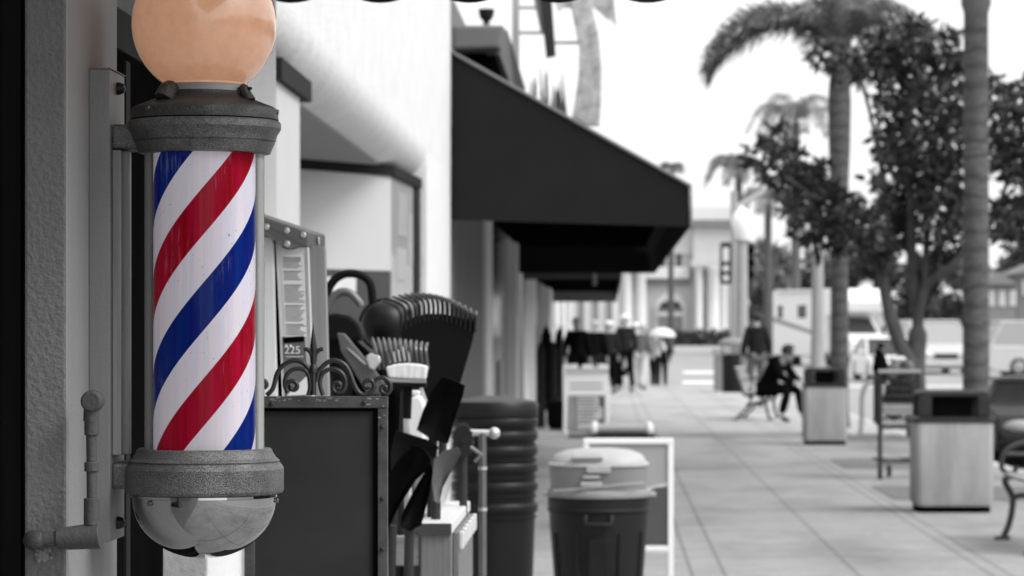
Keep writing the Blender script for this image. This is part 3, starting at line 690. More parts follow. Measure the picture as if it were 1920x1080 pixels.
# ---------------------------------------------------------------- wooden rack and the garden tools in it
dW = 6.6; kW = dW/FPX
wr = thing('wooden_rack', (XW(820,dW),dW,0), 'rough timber rack with a slatted top, holding the garden tools', 'rack')
MB().bb((XW(788,dW),dW,0),(XW(846,dW),dW+.06,ZW(1002,dW))).build('post', 'wood_v', wr, bevel=.003)
MB().bb((XW(640,dW),dW+.01,ZW(1062,dW)),(XW(787,dW)-.0005,dW+.045,ZW(1006,dW))).build('front_rail', 'wood', wr, bevel=.003)
MB().bb((XW(785,dW),dW-.008,ZW(1001.5,dW)),(XW(848,dW),dW+.85,ZW(980,dW))).build('top_board', 'wood_pale', wr, bevel=.003)
MB().bb((XW(785.5,dW),dW-.0095,ZW(1001,dW)),(XW(847,dW),dW-.0082,ZW(981,dW))).build('end_grain', 'label_dark', wr)
MB().bb((XW(846,dW)+.002,dW+.065,0),(XW(846,dW)+.012,dW+.775,ZW(1003,dW))).build('side_board', 'wood_v', wr)
for k in range(6):
    yq = dW+.1+k*.125
    MB().bb((XW(846,dW)+.0125,yq,ZW(1036,dW)),(XW(846,dW)+.022,yq+.05,ZW(1003,dW))).build('picket', 'wood_pale', wr, bevel=.002)
MB().bb((XW(640,dW),dW+.8,ZW(1062,dW)),(XW(787,dW),dW+.84,ZW(1006,dW))).build('rear_rail', 'wood', wr)
MB().bb((XW(788,dW),dW+.78,0),(XW(845,dW),dW+.84,ZW(1002,dW))).build('post', 'wood_v', wr)
MB().bb((XW(610,dW),dW,0),(XW(639.5,dW),dW+.06,ZW(1002,dW))).build('post', 'wood_v', wr)
MB().bb((XW(640,dW),dW+.05,.3),(XW(787,dW),dW+.78,.32)).build('shelf', 'wood', wr)
mb = MB()
for k in range(9): mb.tube([P(745+k*16,1045,dW+.1+.05*(k%3)),(XW(745+k*14,dW),dW+.15+.05*(k%3),.33)], .009, 8)

# big fan rake
dR = 7.3; kR = dR/FPX
def fan_rake(name, label, plate, tips, d, mh, mt, hx, group='leaf rakes in the timber rack', lean=.03):
    t_ = thing(name, (XW(hx[0],d),d,0), label, 'rake', group)
    MB().px(plate, d, .012).build('fan_plate', mh, t_, bevel=.002)
    for (b0, b1, b2) in tips:
        q = smooth_path([P(b0[0],b0[1],d+.003), P(b1[0],b1[1],d-.012), P(b2[0],b2[1],d+.045)], 5)
        MB().tube(q, [3.6*d/FPX]*(len(q)-3)+[3.2*d/FPX,2.6*d/FPX,2*d/FPX], 6).build('tine', mt, t_, smooth=True)
    MB().tube([P(hx[0],hx[1],d+.006),(XW(hx[0],d)-.04,d+.15,.34)], .011, 10).build('handle', 'handle_grey', t_, smooth=True)
    return t_
tips = []
for k in range(17):
    f = k/16
    bx = 752+f*138; by = 606-22*math.sin(math.pi*min(1,f*1.05))+f*2
    ax = 742+f*150-22*(1-f); ay = 572-30*math.sin(math.pi*(f*.85+.1))+f*18
    tips.append(((bx,by+14),(bx-4*(1-f)+1,(by+ay)/2-4),(ax-6+8*f,ay)))
fan_rake('leaf_rake', 'large black leaf rake with its fan of bent tines uppermost in the tools',
    [(748,616),(770,596),(800,588),(830,588),(862,596),(893,600),(886,640),(862,722),(852,790),(815,790),(790,720)], tips, dR, 'plastic_black', 'tine', (832,780))
tips = []
for k in range(11):
    f = k/10
    bx = 712+f*90; by = 680-3*math.sin(math.pi*f)
    tips.append(((bx,by+12),(bx-8+4*f,by-25),(bx-14+14*f,634-3*math.sin(math.pi*f)+9*f)))
fan_rake('leaf_rake', 'small grey leaf rake just behind the white broom head',
    [(714,690),(735,680),(760,677),(785,680),(803,688),(798,720),(775,735),(745,735),(722,720)], tips, 7.0, 'plastic_black', 'tine_grey', (760,730))
MB().px([(668,640),(690,628),(716,624),(742,632),(738,640),(700,642)], 7.1, .02)
# white broom
dK = 6.8; kK = dK/FPX
br = thing('push_broom', (XW(762,dK),dK,0), 'upturned broom with white bristles in front of the small rake', 'broom')
pts = [(728,708),(723,688),(740,683),(762,681),(784,683),(801,687),(797,712)]
MB().px(pts, dK, .05).build('bristles', 'bristle', br, bevel=.004)
MB().px([(728,709),(797,713),(796,718),(730,716)], dK-.002, .055).build('bristle_base', 'broom_stock', br)
MB().px([(724,717),(800,719),(796,727),(728,726)], dK-.004, .06).build('stock', 'plastic_black', br, bevel=.003)
MB().tube([P(764,726,dK+.02),P(763,785,dK+.02)], [.0115,.0095], 12).build('socket', 'plastic_black', br, smooth=True)
MB().tube([P(763,785,dK+.02),P(764,812,dK+.02),(XW(764,dK),dK+.1,.33)], .0085, 12).build('handle', 'alu', br, smooth=True)
MB().px([(753,692),(759,692),(759,703),(753,703)], dK-.001, .001).build('sticker', 'white', br)
# white jug
jg = thing('white_jug', P(785,800,6.95), 'white plastic jug standing between the broom and the black scoops', 'jug')
MB().px([(768,748),(776,742),(788,742),(796,760),(795,850),(762,850)], 6.95, .06).build('body', 'white', jg, bevel=.01)
MB().px([(771,732),(786,732),(787,741),(772,741)], 6.96, .03).build('lid', 'white', jg, bevel=.003)
MB().tube([P(778,850,6.98),(P(778,850,6.98).x,6.98,.33)], .02, 8).build('support', 'wood_v', wr)
# shovels / scoops
def shovel(label, outline, d, m, th, ridge, handle_to, cat='shovel', hm='handle_grey', group='shovels standing in the timber rack'):
    t_ = thing('shovel', (P(*handle_to).x, d, 0), label, cat, group)
    n = len(outline); b = bmesh.new()
    cx = sum(p[0] for p in outline)/n; cy = sum(p[1] for p in outline)/n
    mb = MB(); ring = [P(x,y,d) for x,y in outline]; mid = [P(cx+(x-cx)*.6,cy+(y-cy)*.6,d+ridge*.7) for x,y in outline]; c = P(cx,cy,d+ridge)
    back = Vector((0,th,0))
    vs = ring+mid+[c]+[v+back for v in ring]+[v+back for v in mid]+[c+back]
    fs = []; N = 2*n+1
    for i in range(n):
        j = (i+1)%n
        fs += [(i,j,n+j,n+i),(n+i,n+j,2*n),(N+j,N+i,N+n+i,N+n+j),(N+n+j,N+n+i,N+2*n),(i,N+i,N+j,j)]
    b.free()
    mb.add(vs, fs); o = mb.build('blade', m, t_, smooth=True); 
    h0 = P(*handle_to)
    MB().tube([h0, Vector((h0.x-.02,d+.1,.34))], .011, 10).build('handle', hm, t_, smooth=True)
    return t_
shovel('square black shovel blade tilted right above the timber rack', [(828,707),(848,711),(872,723),(868,742),(852,790),(840,832),(812,826),(781,806),(792,772),(808,735)], 6.75, 'black_gloss', .006, .02, (812,815,6.77))
shovel('long black pointed shovel blade slanting across the chalkboard edge', [(776,834),(796,842),(808,860),(806,878),(780,900),(748,950),(724,1000),(722,905),(742,868)], 6.55, 'black_gloss', .006, .02, (735,985,6.57))
shovel('second black shovel blade hanging below the slanting one', [(809,868),(812,884),(806,925),(790,985),(770,996),(752,988),(752,968),(770,930),(792,892)], 6.45, 'black_gloss', .006, .02, (768,990,6.47))
shovel('dull grey shovel blade tucked between the black ones and the pails', [(814,862),(830,846),(858,838),(864,850),(848,880),(830,915),(824,945),(815,940),(810,905)], 6.7, 'tine_grey', .006, .012, (818,940,6.71))
shovel('matt dark shovel blade behind the slanting one', [(742,806),(800,824),(822,838),(815,860),(790,850),(765,840),(748,870),(734,905),(732,850)], 6.72, 'plastic_black', .006, .012, (738,890,6.73))
shovel('white blade gleaming between the grey shovel and the rack top', [(843,884),(846,905),(838,935),(830,952),(812,962),(806,950),(818,925),(832,900)], 6.85, 'white', .006, .01, (812,955,6.86), cat='shovel')
# wheel edger
eg = thing('lawn_edger', P(878,820,7.2), 'dark toothed edging wheel beside the bright cross handle', 'edger')
mb = MB()
pp = []
for k in range(36):
    a = 2*math.pi*k/36; r = (34 if k%2 else 28); pp.append((868+r*math.cos(a)*.62, 826+r*math.sin(a)))
MB().px(pp, 7.2, .02).build('toothed_wheel', 'bolt', eg)
MB().tube([P(868,826,7.19),P(868,826,7.24)], .006, 12).build('axle', 'bolt', eg)
MB().tube([P(868,826,7.23),(P(868,826,7.2).x,7.3,.33)], .01, 8).build('handle', 'handle_grey', eg)
MB().tube([P(882,838,7.19),P(902,852,7.19),P(890,866,7.19)], .005, 8).build('wire_guard', 'steel', eg, smooth=True)
# cross handled tool
chd = thing('cross_handle_tool', (XW(905,7.6),7.6,0), 'bright steel rod with a short cross handle in front of the dark pails', 'tool')
k7 = 7.6/FPX
MB().tube([P(905,812,7.6),P(905,1095,7.6),(XW(905,7.6),7.6,.0)], 7*k7, 12).build('rod', 'steel', chd, smooth=True)
MB().tube([P(878,811,7.6),P(930,812,7.6)], 6*k7, 12).build('cross_bar', 'steel_bright', chd, smooth=True)
MB().ball(P(927,812,7.6), 11*k7, 14, 10).build('end_knob', 'steel_bright', chd, smooth=True)
mb = MB()
for y in (878,955): mb.tube([P(905,y-3,7.6),P(905,y+3,7.6)], 8.2*k7, 12)
mb.build('rod_ring', 'steel_bright', chd, smooth=True)
# curved black handles beyond the ladder
def dgrip(label, pts, d, r, m, extra=None):
    t_ = thing('hand_tool', (P(pts[0][0],pts[0][1],d).x,d,0), label, 'garden tool', 'looped handles beside the ladder')
    q = smooth_path([P(x,y,d) for x,y in pts], 6)
    MB().tube(q, r*d/FPX, 12).build('loop_grip', m, t_, smooth=True)
    e = q[0]; MB().tube([e,(e.x+.02,d+.05,.34)], .011, 10).build('shaft', 'handle_grey', t_)
    return t_
dgrip('tall black looped handle nearest the stepladder', [(612,580),(614,548),(628,524),(650,513),(676,516),(694,532),(699,570)], 7.6, 8, 'plastic_black')
dgrip('lower grey looped handle inside the tall black loop', [(610,592),(622,562),(638,548),(656,550),(672,566),(676,574)], 7.4, 8, 'tine_grey')
fl = thing('plastic_tub', P(650,610,7.3), 'dark plastic tub lid lying below the looped handles', 'tub')
MB().px([(600,592),(630,587),(655,592),(672,606),(680,632),(672,640),(612,640),(600,620)], 7.3, .12).build('lid', 'plastic_black', fl, bevel=.01)
MB().tube([P(640,640,7.36),(P(640,640,7.36).x,7.36,.33)],.03,10).build('body', 'plastic_black', fl)
hr = thing('black_bucket', P(718,640,7.7), 'rounded black bucket lying between the looped handles and the large rake', 'bucket')
MB().lathe([(48*7.7/FPX,.1),(46*7.7/FPX,.0),(44*7.7/FPX,-.012),(36*7.7/FPX,-.03),(18*7.7/FPX,-.042),(.001,-.045)], P(722,610,7.75), 32, axis='Y').build('shell', 'tub', hr, smooth=True)
MB().lathe([(49*7.7/FPX,.02),(52*7.7/FPX,.02),(52*7.7/FPX,.035),(49*7.7/FPX,.035)], P(722,610,7.75), 32, axis='Y').build('rim', 'tub', hr, smooth=True)
MB().tube([P(718,655,7.8),(P(718,640,7.72).x,7.8,.33)],.015,8).build('stand', 'handle_grey', hr)
# dark panel with pruner
pr = thing('hand_pruner', P(690,690,6.9), 'slanted dark pruning tool with a pale metal jaw', 'pruner')
MB().px([(632,624),(646,626),(700,690),(722,720),(712,740),(690,740),(660,690),(640,660)], 6.9, .02).build('dark_handle', 'tine_grey', pr, bevel=.003)
MB().px([(646,632),(668,640),(690,664),(682,672),(662,656)], 6.92, .02).build('upper_handle', 'black', pr, bevel=.003)
MB().px([(686,668),(694,662),(712,668),(714,678),(702,694),(692,690)], 6.88, .015).build('jaw', 'steel_bright', pr, bevel=.003)
MB().px([(650,652),(655,654),(688,682),(684,684)], 6.895, .004).build('edge', 'steel_bright', pr)
MB().tube([P(705,738,6.91),(P(705,738,6.91).x,6.95,.33)],.012,8).build('shaft', 'handle_grey', pr)
bk = thing('tool_crate', P(660,700,7.0), 'black crate filling the gap behind the ironwork scrolls', 'crate')
MB().px([(612,632),(640,630),(720,700),(738,745),(738,1000),(612,1000)], 7.35, .3).build('body', 'black', bk, bevel=.01)
MB().px([(614,640),(630,638),(634,700),(614,700)], 7.34, .008).build('rim', 'plastic_black', bk)

# ---------------------------------------------------------------- nested pails
dP = 10.6; kP = dP/FPX
pc = (XW(924,dP), dP+.16, 0)
group = 'dark pails nested in one stack'
labs = ['lowest dark pail, carrying the nested stack', 'dark pail, second from the bottom of the nested stack', 'dark pail, third from the bottom of the nested stack',
        'dark pail, fourth from the bottom of the nested stack', 'dark pail, fifth from the bottom of the nested stack', 'dark pail, topmost of the nested stack under the lid']
def rimy(y): return ZW(y, dP)
rims = [958, 918, 882, 850, 822, 796]
hgt = 1.0
for k, y in enumerate(rims):
    z = rimy(y)
    zb_ = 0 if k == 0 else z-.2
    pl = thing('pail', (pc[0],pc[1],zb_), labs[k], 'pail', group)
    rt = 80*kP
    MB().lathe([(rt*(.80 if k==0 else .9),zb_),(rt*.965,z-.03),(rt*.97,z)], pc, 40).build('body', 'tub', pl, smooth=True)
    MB().lathe([(rt*.972,z-.012),(rt*1.02,z-.010),(rt*1.035,z-.002),(rt*1.035,z+.016),(rt*1.01,z+.021),(rt*.95,z+.021)], pc, 40).build('rim', 'tub', pl, smooth=True)
    MB().lathe([(rt*.965,z-.036),(rt*1.0,z-.034),(rt*1.005,z-.026),(rt*.966,z-.024)], pc, 40).build('rib', 'tub', pl, smooth=True)
pl = thing('domed_cover', (pc[0],pc[1],rimy(790)), 'domed dark lid closing the nested pails', 'cover')
z = rimy(796)+.024
MB().lathe([(80*kP*.9,z),(83*kP,z),(84*kP,z+.045),(80*kP,z+.055),(55*kP,z+.064),(20*kP,z+.075),(1*kP,z+.076)], pc, 40).build('lid', 'tub', pl, smooth=True)

# ---------------------------------------------------------------- trash barrel and grey tote on it
dT = 12.4; kT = dT/FPX
tcx = XW(1122,dT)
tb = thing('trash_barrel', (tcx,dT+.2,0), 'ribbed black trash barrel with side handles on the pavement', 'trash can')
cc = (tcx,dT+.2,0)
zr = ZW(938,dT)
MB().lathe([(72*kT,0),(93*kT,zr-.11),(94*kT,zr-.06),(97*kT,zr-.055),(98*kT,zr-.045),(96*kT,zr-.04),(97*kT,zr),(90*kT,zr+.004)], cc, 48).build('body', 'bin_dark', tb, smooth=True)
mb = MB()
for a in range(-70,80,24):
    aa = R(a); s_ = math.sin(aa); c2 = math.cos(aa)
    if abs(a) < 8: continue
MBr = MB()
for a in (-62,-26,26,62):
    aa = R(a)
    MBr.tube([(cc[0]+74.5*kT*math.sin(aa),cc[1]-74.5*kT*math.cos(aa),.02),(cc[0]+92.5*kT*math.sin(aa),cc[1]-92.5*kT*math.cos(aa),zr-.14)], .009, 8)
MBr.build('rib', 'bin_dark', tb, smooth=True)
mb = MB(); 
mb.tube([(cc[0]-24*kT,cc[1]-97*kT,zr-.065),(cc[0]-24*kT,cc[1]-106*kT,zr-.1),(cc[0]+24*kT,cc[1]-106*kT,zr-.1),(cc[0]+24*kT,cc[1]-97*kT,zr-.065)], .011, 8); mb.build('handle', 'bin_dark', tb, smooth=True)
MB().prism([(cc[0]-22*kT,cc[1]-74*kT,0),(cc[0]+22*kT,cc[1]-74*kT,0),(cc[0]+22*kT,cc[1]-70*kT,0),(cc[0]-22*kT,cc[1]-70*kT,0)],(0,-.0,.0)) 
MB().add([(cc[0]-20*kT,cc[1]-77*kT,.02),(cc[0]+20*kT,cc[1]-77*kT,.02),(cc[0]+20*kT,cc[1]-96*kT,zr-.16),(cc[0]-20*kT,cc[1]-96*kT,zr-.16),
          (cc[0]-20*kT,cc[1]-60*kT,.02),(cc[0]+20*kT,cc[1]-60*kT,.02),(cc[0]+20*kT,cc[1]-80*kT,zr-.16),(cc[0]-20*kT,cc[1]-80*kT,zr-.16)],
         [(0,1,2,3),(4,7,6,5),(0,4,5,1),(1,5,6,2),(2,6,7,3),(3,7,4,0)]).build('front_panel', 'bin_dark', tb, bevel=.006)
lid = thing('barrel_lid', (tcx,dT+.2,zr), 'pale grey flat lid on the black trash barrel', 'lid')
z = zr+.006
MB().lathe([(90*kT,z),(98*kT,z),(99*kT,z+.012),(94*kT,z+.032),(90*kT,z+.036)], cc, 48).build('lid', 'tote', lid, smooth=True)
for sx in (-1,1): MB().box((cc[0]+sx*102*kT,cc[1]-.02,z+.01),(.03,.05,.018)).build('grip_tab', 'tote_pale', lid, bevel=.004)
tt = thing('grey_tote', (tcx,dT+.2,z+.04), 'pale grey covered tub set on the lid of the trash barrel', 'tub')
z1 = z+.037
def rrect(cx, cy, w, h, r, n=6):
    o = []
    for sx, sy, a0 in ((1,1,0),(-1,1,90),(-1,-1,180),(1,-1,270)):
        for k in range(n+1):
            a = R(a0+90*k/n); o.append((cx+sx*(w/2-r)+r*math.cos(a), cy+sy*(h/2-r)+r*math.sin(a)))
    return o
def loft(rings): 
    mb = MB(); n = len(rings[0]); vs = [p for r_ in rings for p in r_]; fs = []
    for i in range(len(rings)-1):
        for k in range(n): fs.append((i*n+k,i*n+(k+1)%n,(i+1)*n+(k+1)%n,(i+1)*n+k))
    fs += [tuple(range(n-1,-1,-1)), tuple(range((len(rings)-1)*n,len(rings)*n))]
    return mb.add(vs, fs)
cy_ = dT+.2
def rr(w,h,z,r=.15,dx=0): return [(x,y,z) for x,y in rrect(tcx+dx,cy_,w,h,min(r,h*.48,w*.48),9)]
w0 = 188*kT
loft([rr(w0*.97,.34,z1),rr(w0,.36,z1+.088)]).build('body', 'tote', tt, smooth=True)
loft([rr(w0*1.0,.36,z1+.09),rr(w0*1.02,.37,z1+.094),rr(w0*1.02,.37,z1+.103),rr(w0*.99,.35,z1+.108)]).build('rim', 'tote_pale', tt, smooth=True)
loft([rr(w0*.96,.34,z1+.109),rr(w0*.95,.33,z1+.122),rr(w0*.86,.30,z1+.142),rr(w0*.66,.24,z1+.158),rr(w0*.36,.14,z1+.166,.06),rr(w0*.1,.04,z1+.168,.02)]).build('lid', 'tote_pale', tt, smooth=True)
MB().box((tcx-.045,cy_-.155,z1+.128),(.13,.06,.026),rx=R(-30)).build('lid_window', 'tote_pale', tt, bevel=.004)
MB().box((tcx-.03,cy_-.185,z1+.022),(.09,.02,.02)).build('latch', 'tote_pale', tt, bevel=.004)
MB().box((tcx-.03,cy_-.185,z1+.052),(.07,.02,.014)).build('latch', 'tote_pale', tt, bevel=.004)
MB().box((tcx+.0,cy_-.187,z1+.084),(.1,.02,.03)).build('clasp', 'tote_pale', tt, bevel=.004)
st_ = MB().tube(smooth_path([(tcx-.19,cy_-.18,z1-.005),(tcx-.05,cy_-.2,z1+.005),(tcx+.1,cy_-.2,z1+.022),(tcx+.19,cy_-.16,z1+.026)]), .005, 8).build('strap', 'grey_mid', tt)

# ---------------------------------------------------------------- white framed sign
dF = 14; kF = dF/FPX
fs = thing('framed_sign', (XW(1180,dF),dF,0), 'white framed picture sign on legs behind the trash barrel', 'sign')
xl, xr = XW(1094,dF), XW(1263,dF); zt, zb_ = ZW(822,dF), ZW(1034,dF); w = .026
MB().bb((xl,dF,zt-w),(xr,dF+.03,zt)).build('top_bar', 'frame_white', fs, bevel=.003)
MB().bb((xr-w,dF+.001,0),(xr-.0005,dF+.029,zt-w-.0005)).build('upright', 'frame_white', fs, bevel=.003)
MB().bb((xl+.0005,dF+.001,0),(xl+w,dF+.029,zt-w-.0005)).build('upright', 'frame_white', fs, bevel=.003)
MB().bb((xl+w+.0005,dF+.001,zb_),(xr-w-.0005,dF+.029,zb_+w)).build('bottom_bar', 'frame_white', fs, bevel=.003)
MB().bb((xl+w,dF+.012,zb_+w),(xr-w,dF+.02,zt-w)).build('picture_panel', 'panel_mid', fs)
MB().px([(1190,1022),(1192,980),(1200,950),(1212,925),(1228,915),(1252,912),(1252,1022)], dF+.008, .003).build('picture_shape', 'panel_dark', fs)
MB().px([(1180,922),(1252,905),(1252,911.5),(1228,914.5),(1212,924.5),(1200,949),(1190,975)], dF+.008, .003).build('picture_glow', 'grey_light', fs)
for xx in (xl+.01,xr-.014): MB().tube([(xx,dF+.03,zt-.02),(xx,dF+.5,0)], .012, 8).build('rear_leg', 'frame_white', fs)

# roll lying on a trolley
dr = 39.5; kr = dr/FPX
ro = thing('pale_roll', (XW(1170,dr),dr,0), 'pale roll with round ends on a low dark trolley, beyond the framed sign', 'roll')
MB().bb((XW(1106,dr),dr,.015),(XW(1230,dr),dr+.3,.05)).build('trolley', 'black', ro, bevel=.01)
MB().tube([(XW(1118,dr),dr+.12,.13),(XW(1214,dr),dr+.12,.13)], .072, 16).build('roll', 'tote_pale', ro, smooth=True)
for x in (1114,1217): MB().ball((XW(x,dr),dr+.12,.13), (.06,.1,.1), 14, 8).build('end_knob', 'white', ro, smooth=True)
MB().tube([(XW(1108,dr),dr+.2,.03),(XW(1108,dr),dr+.2,.14)], .02, 8).build('stub', 'grey_mid', ro)
r2 = thing('pale_tube', (XW(1085,dr),dr,0), 'short pale tube lying left of the roll at the foot of the board', 'tube')
MB().tube([(XW(1062,dr),dr+.12,.055),(XW(1104,dr),dr+.12,.055)], .05, 14).build('tube', 'tote', r2, smooth=True)
MB().ball((XW(1062,dr),dr+.12,.055), (.03,.055,.055), 12, 8).build('end_cap', 'white', r2, smooth=True)

# A-frame sign
dA_ = 42.6; kA = dA_/FPX
af = thing('sandwich_board', (XW(1098,dA_),dA_,0), 'white plastic sandwich board with a carrying grip and printed panel', 'sign')
MB().px([(1058,684),(1080,683),(1083,694),(1088,694),(1092,684),(1110,684),(1114,694),(1119,694),(1122,683),(1141,684),(1142,808),(1136,808),(1134,742),(1064,742),(1062,808),(1056,808)], dA_, .04).build('shell', 'frame_white', af, bevel=.01)
MB().px([(1063,742.5),(1079,742.5),(1079,804),(1063,804)], dA_+.012, .02).build('dark_strip', 'grey_mid', af)
MB().px([(1079.3,742.5),(1133,742.5),(1133,804),(1079.3,804)], dA_+.012, .02).build('message_panel', 'panel_dark', af)
MB().px([(1082,744),(1122,744),(1124,764),(1130,764),(1130,785),(1122,786),(1122,803),(1082,803)], dA_+.008, .003).build('message_sheet', 'grey_light', af)
mb = MB()
for k, y in enumerate((748,754,760,767,773,779,786,792)): mb.px([(1084,y),(random.uniform(1112,1127),y),(random.uniform(1112,1120),y+2.2),(1084,y+2.2)], dA_+.006, .001)
mb.build('message_lines', 'panel_dark', af)
mb = MB()
for y in (718,727): mb.px([(1068,y),(1130,y),(1130,y+3),(1068,y+3)], dA_-.002, .001)
mb.build('header_lines', 'tote', af)
MB().prism([P(1058,690,dA_+.05),P(1141,690,dA_+.05),Vector((XW(1141,dA_),dA_+.5,0)),Vector((XW(1058,dA_),dA_+.5,0))],(0,.02,0)).build('back_leaf', 'frame_white', af)

for o in af.children:                      # the front leaf leans back
    if o.name.startswith('back_leaf'): continue
    for v_ in o.data.vertices: v_.co.y += v_.co.z*.24-.1
# clothes rail outside the shops
dc = 44
cr = thing('clothes_rail', (XW(1030,dc),dc,0), 'rail of long dark garments standing by the shop door', 'clothes rail')
MB().tube([(XW(1004,dc),dc,0),(XW(1004,dc),dc,1.5),(XW(1054,dc),dc,1.5),(XW(1054,dc),dc,0)], .015, 8).build('rail_frame', 'iron', cr)
for k, (a, b2, yt, yb, mm) in enumerate(((1006,1022,640,805,'cloth_dark'),(1014,1034,612,770,'cloth_black'),(1026,1046,640,752,'cloth_dark'),(1040,1055,615,750,'cloth_black'))):
    m2 = MB(); w2 = XW(b2,dc)-XW(a,dc); cx = (XW(a,dc)+XW(b2,dc))/2; cyy = dc+.05+.07*k
    rings = []
    for z_, f in ((ZW(yb,dc),1.05),((ZW(yb,dc)+ZW(yt,dc))/2,.95),(ZW(yt,dc)-.15,1.0),(ZW(yt,dc)-.03,.5),(ZW(yt,dc),.15)):
        rings.append([(cx+f*w2/2*math.cos(t_), cyy+.05*f*math.sin(t_), z_) for t_ in [2*math.pi*i/12 for i in range(12)]])
    loft(rings).build('garment', mm, cr, smooth=True)
bx = thing('black_box', (XW(1040,43.2),43.2,0), 'black covered box at the foot of the clothes rail', 'box')
MB().px([(1024,752),(1056,750),(1056,814),(1026,814)], 43.2, .3).build('cover', 'cloth_black', bx, bevel=.03)
MB().ball(P(1026,806,43.1), (.035,.03,.06), 10, 8).build('tag', 'grey_light', bx, smooth=True)
# trash can by the shopfront foot? (dark grey low wall piece left of the rail)

# ---------------------------------------------------------------- people
def skin_mesh(V, E, name, m, parent, levels=1):
    me = bpy.data.meshes.new(name); me.from_pydata([v[0] for v in V], E, [])
    o = bpy.data.objects.new(name+'_src', me); COL.objects.link(o)
    sm_ = o.modifiers.new('s','SKIN'); sm_.use_smooth_shade = True
    sv = me.skin_vertices[0].data
    for i, v in enumerate(V):
        r = v[1]; sv[i].radius = r if isinstance(r, tuple) else (r, r); sv[i].use_root = (i == 0)
    ss = o.modifiers.new('d','SUBSURF'); ss.levels = levels; ss.render_levels = levels
    dg = bpy.context.evaluated_depsgraph_get(); dg.update()
    res = bpy.data.meshes.new_from_object(o.evaluated_get(dg)); bpy.data.objects.remove(o); bpy.data.meshes.remove(me)
    res.name = name; res.materials.clear(); res.materials.append(M[m]); res.shade_smooth()
    r = bpy.data.objects.new(name, res); COL.objects.link(r); r.parent = parent; return r
def joints(pose='stand', stride=0, arm=0):
    J = {}
    if pose == 'stand':
        J = dict(pelvis=(0,0,.96), belly=(0,.01,1.12), chest=(0,.01,1.33), neck=(0,0,1.48), head=(0,-.015,1.58), crown=(0,0,1.67))
        for s, n in ((1,'L'),(-1,'R')):
            J['sh'+n]=(.18*s,.01,1.40); J['el'+n]=(.235*s,.03,1.13); J['wr'+n]=(.25*s,-.05,.90)
            J['hip'+n]=(.095*s,0,.9); J['kn'+n]=(.105*s,-.03-stride*s*.18,.5); J['an'+n]=(.11*s,.03-stride*s*.28,.09); J['toe'+n]=(.12*s,-.13-stride*s*.28,.04)
        if arm:
            J['elR']=(-.24,-.1,1.12); J['wrR']=(-.2,-.28,1.25)
    if pose == 'sit':        # bent forward on a bench seat, elbows on the knees
        J = dict(pelvis=(0,0,.50), belly=(0,-.06,.68), chest=(0,-.2,.88), neck=(0,-.32,.99), head=(0,-.40,1.05), crown=(0,-.42,1.14))
        for s, n in ((1,'L'),(-1,'R')):
            J['sh'+n]=(.18*s,-.22,.93); J['el'+n]=(.2*s,-.38,.66); J['wr'+n]=(.09*s,-.56,.60)
            J['hip'+n]=(.1*s,-.04,.50); J['kn'+n]=(.16*s,-.46,.50); J['an'+n]=(.15*s,-.44-.1*s,.09); J['toe'+n]=(.17*s,-.60-.1*s,.04)
    return J
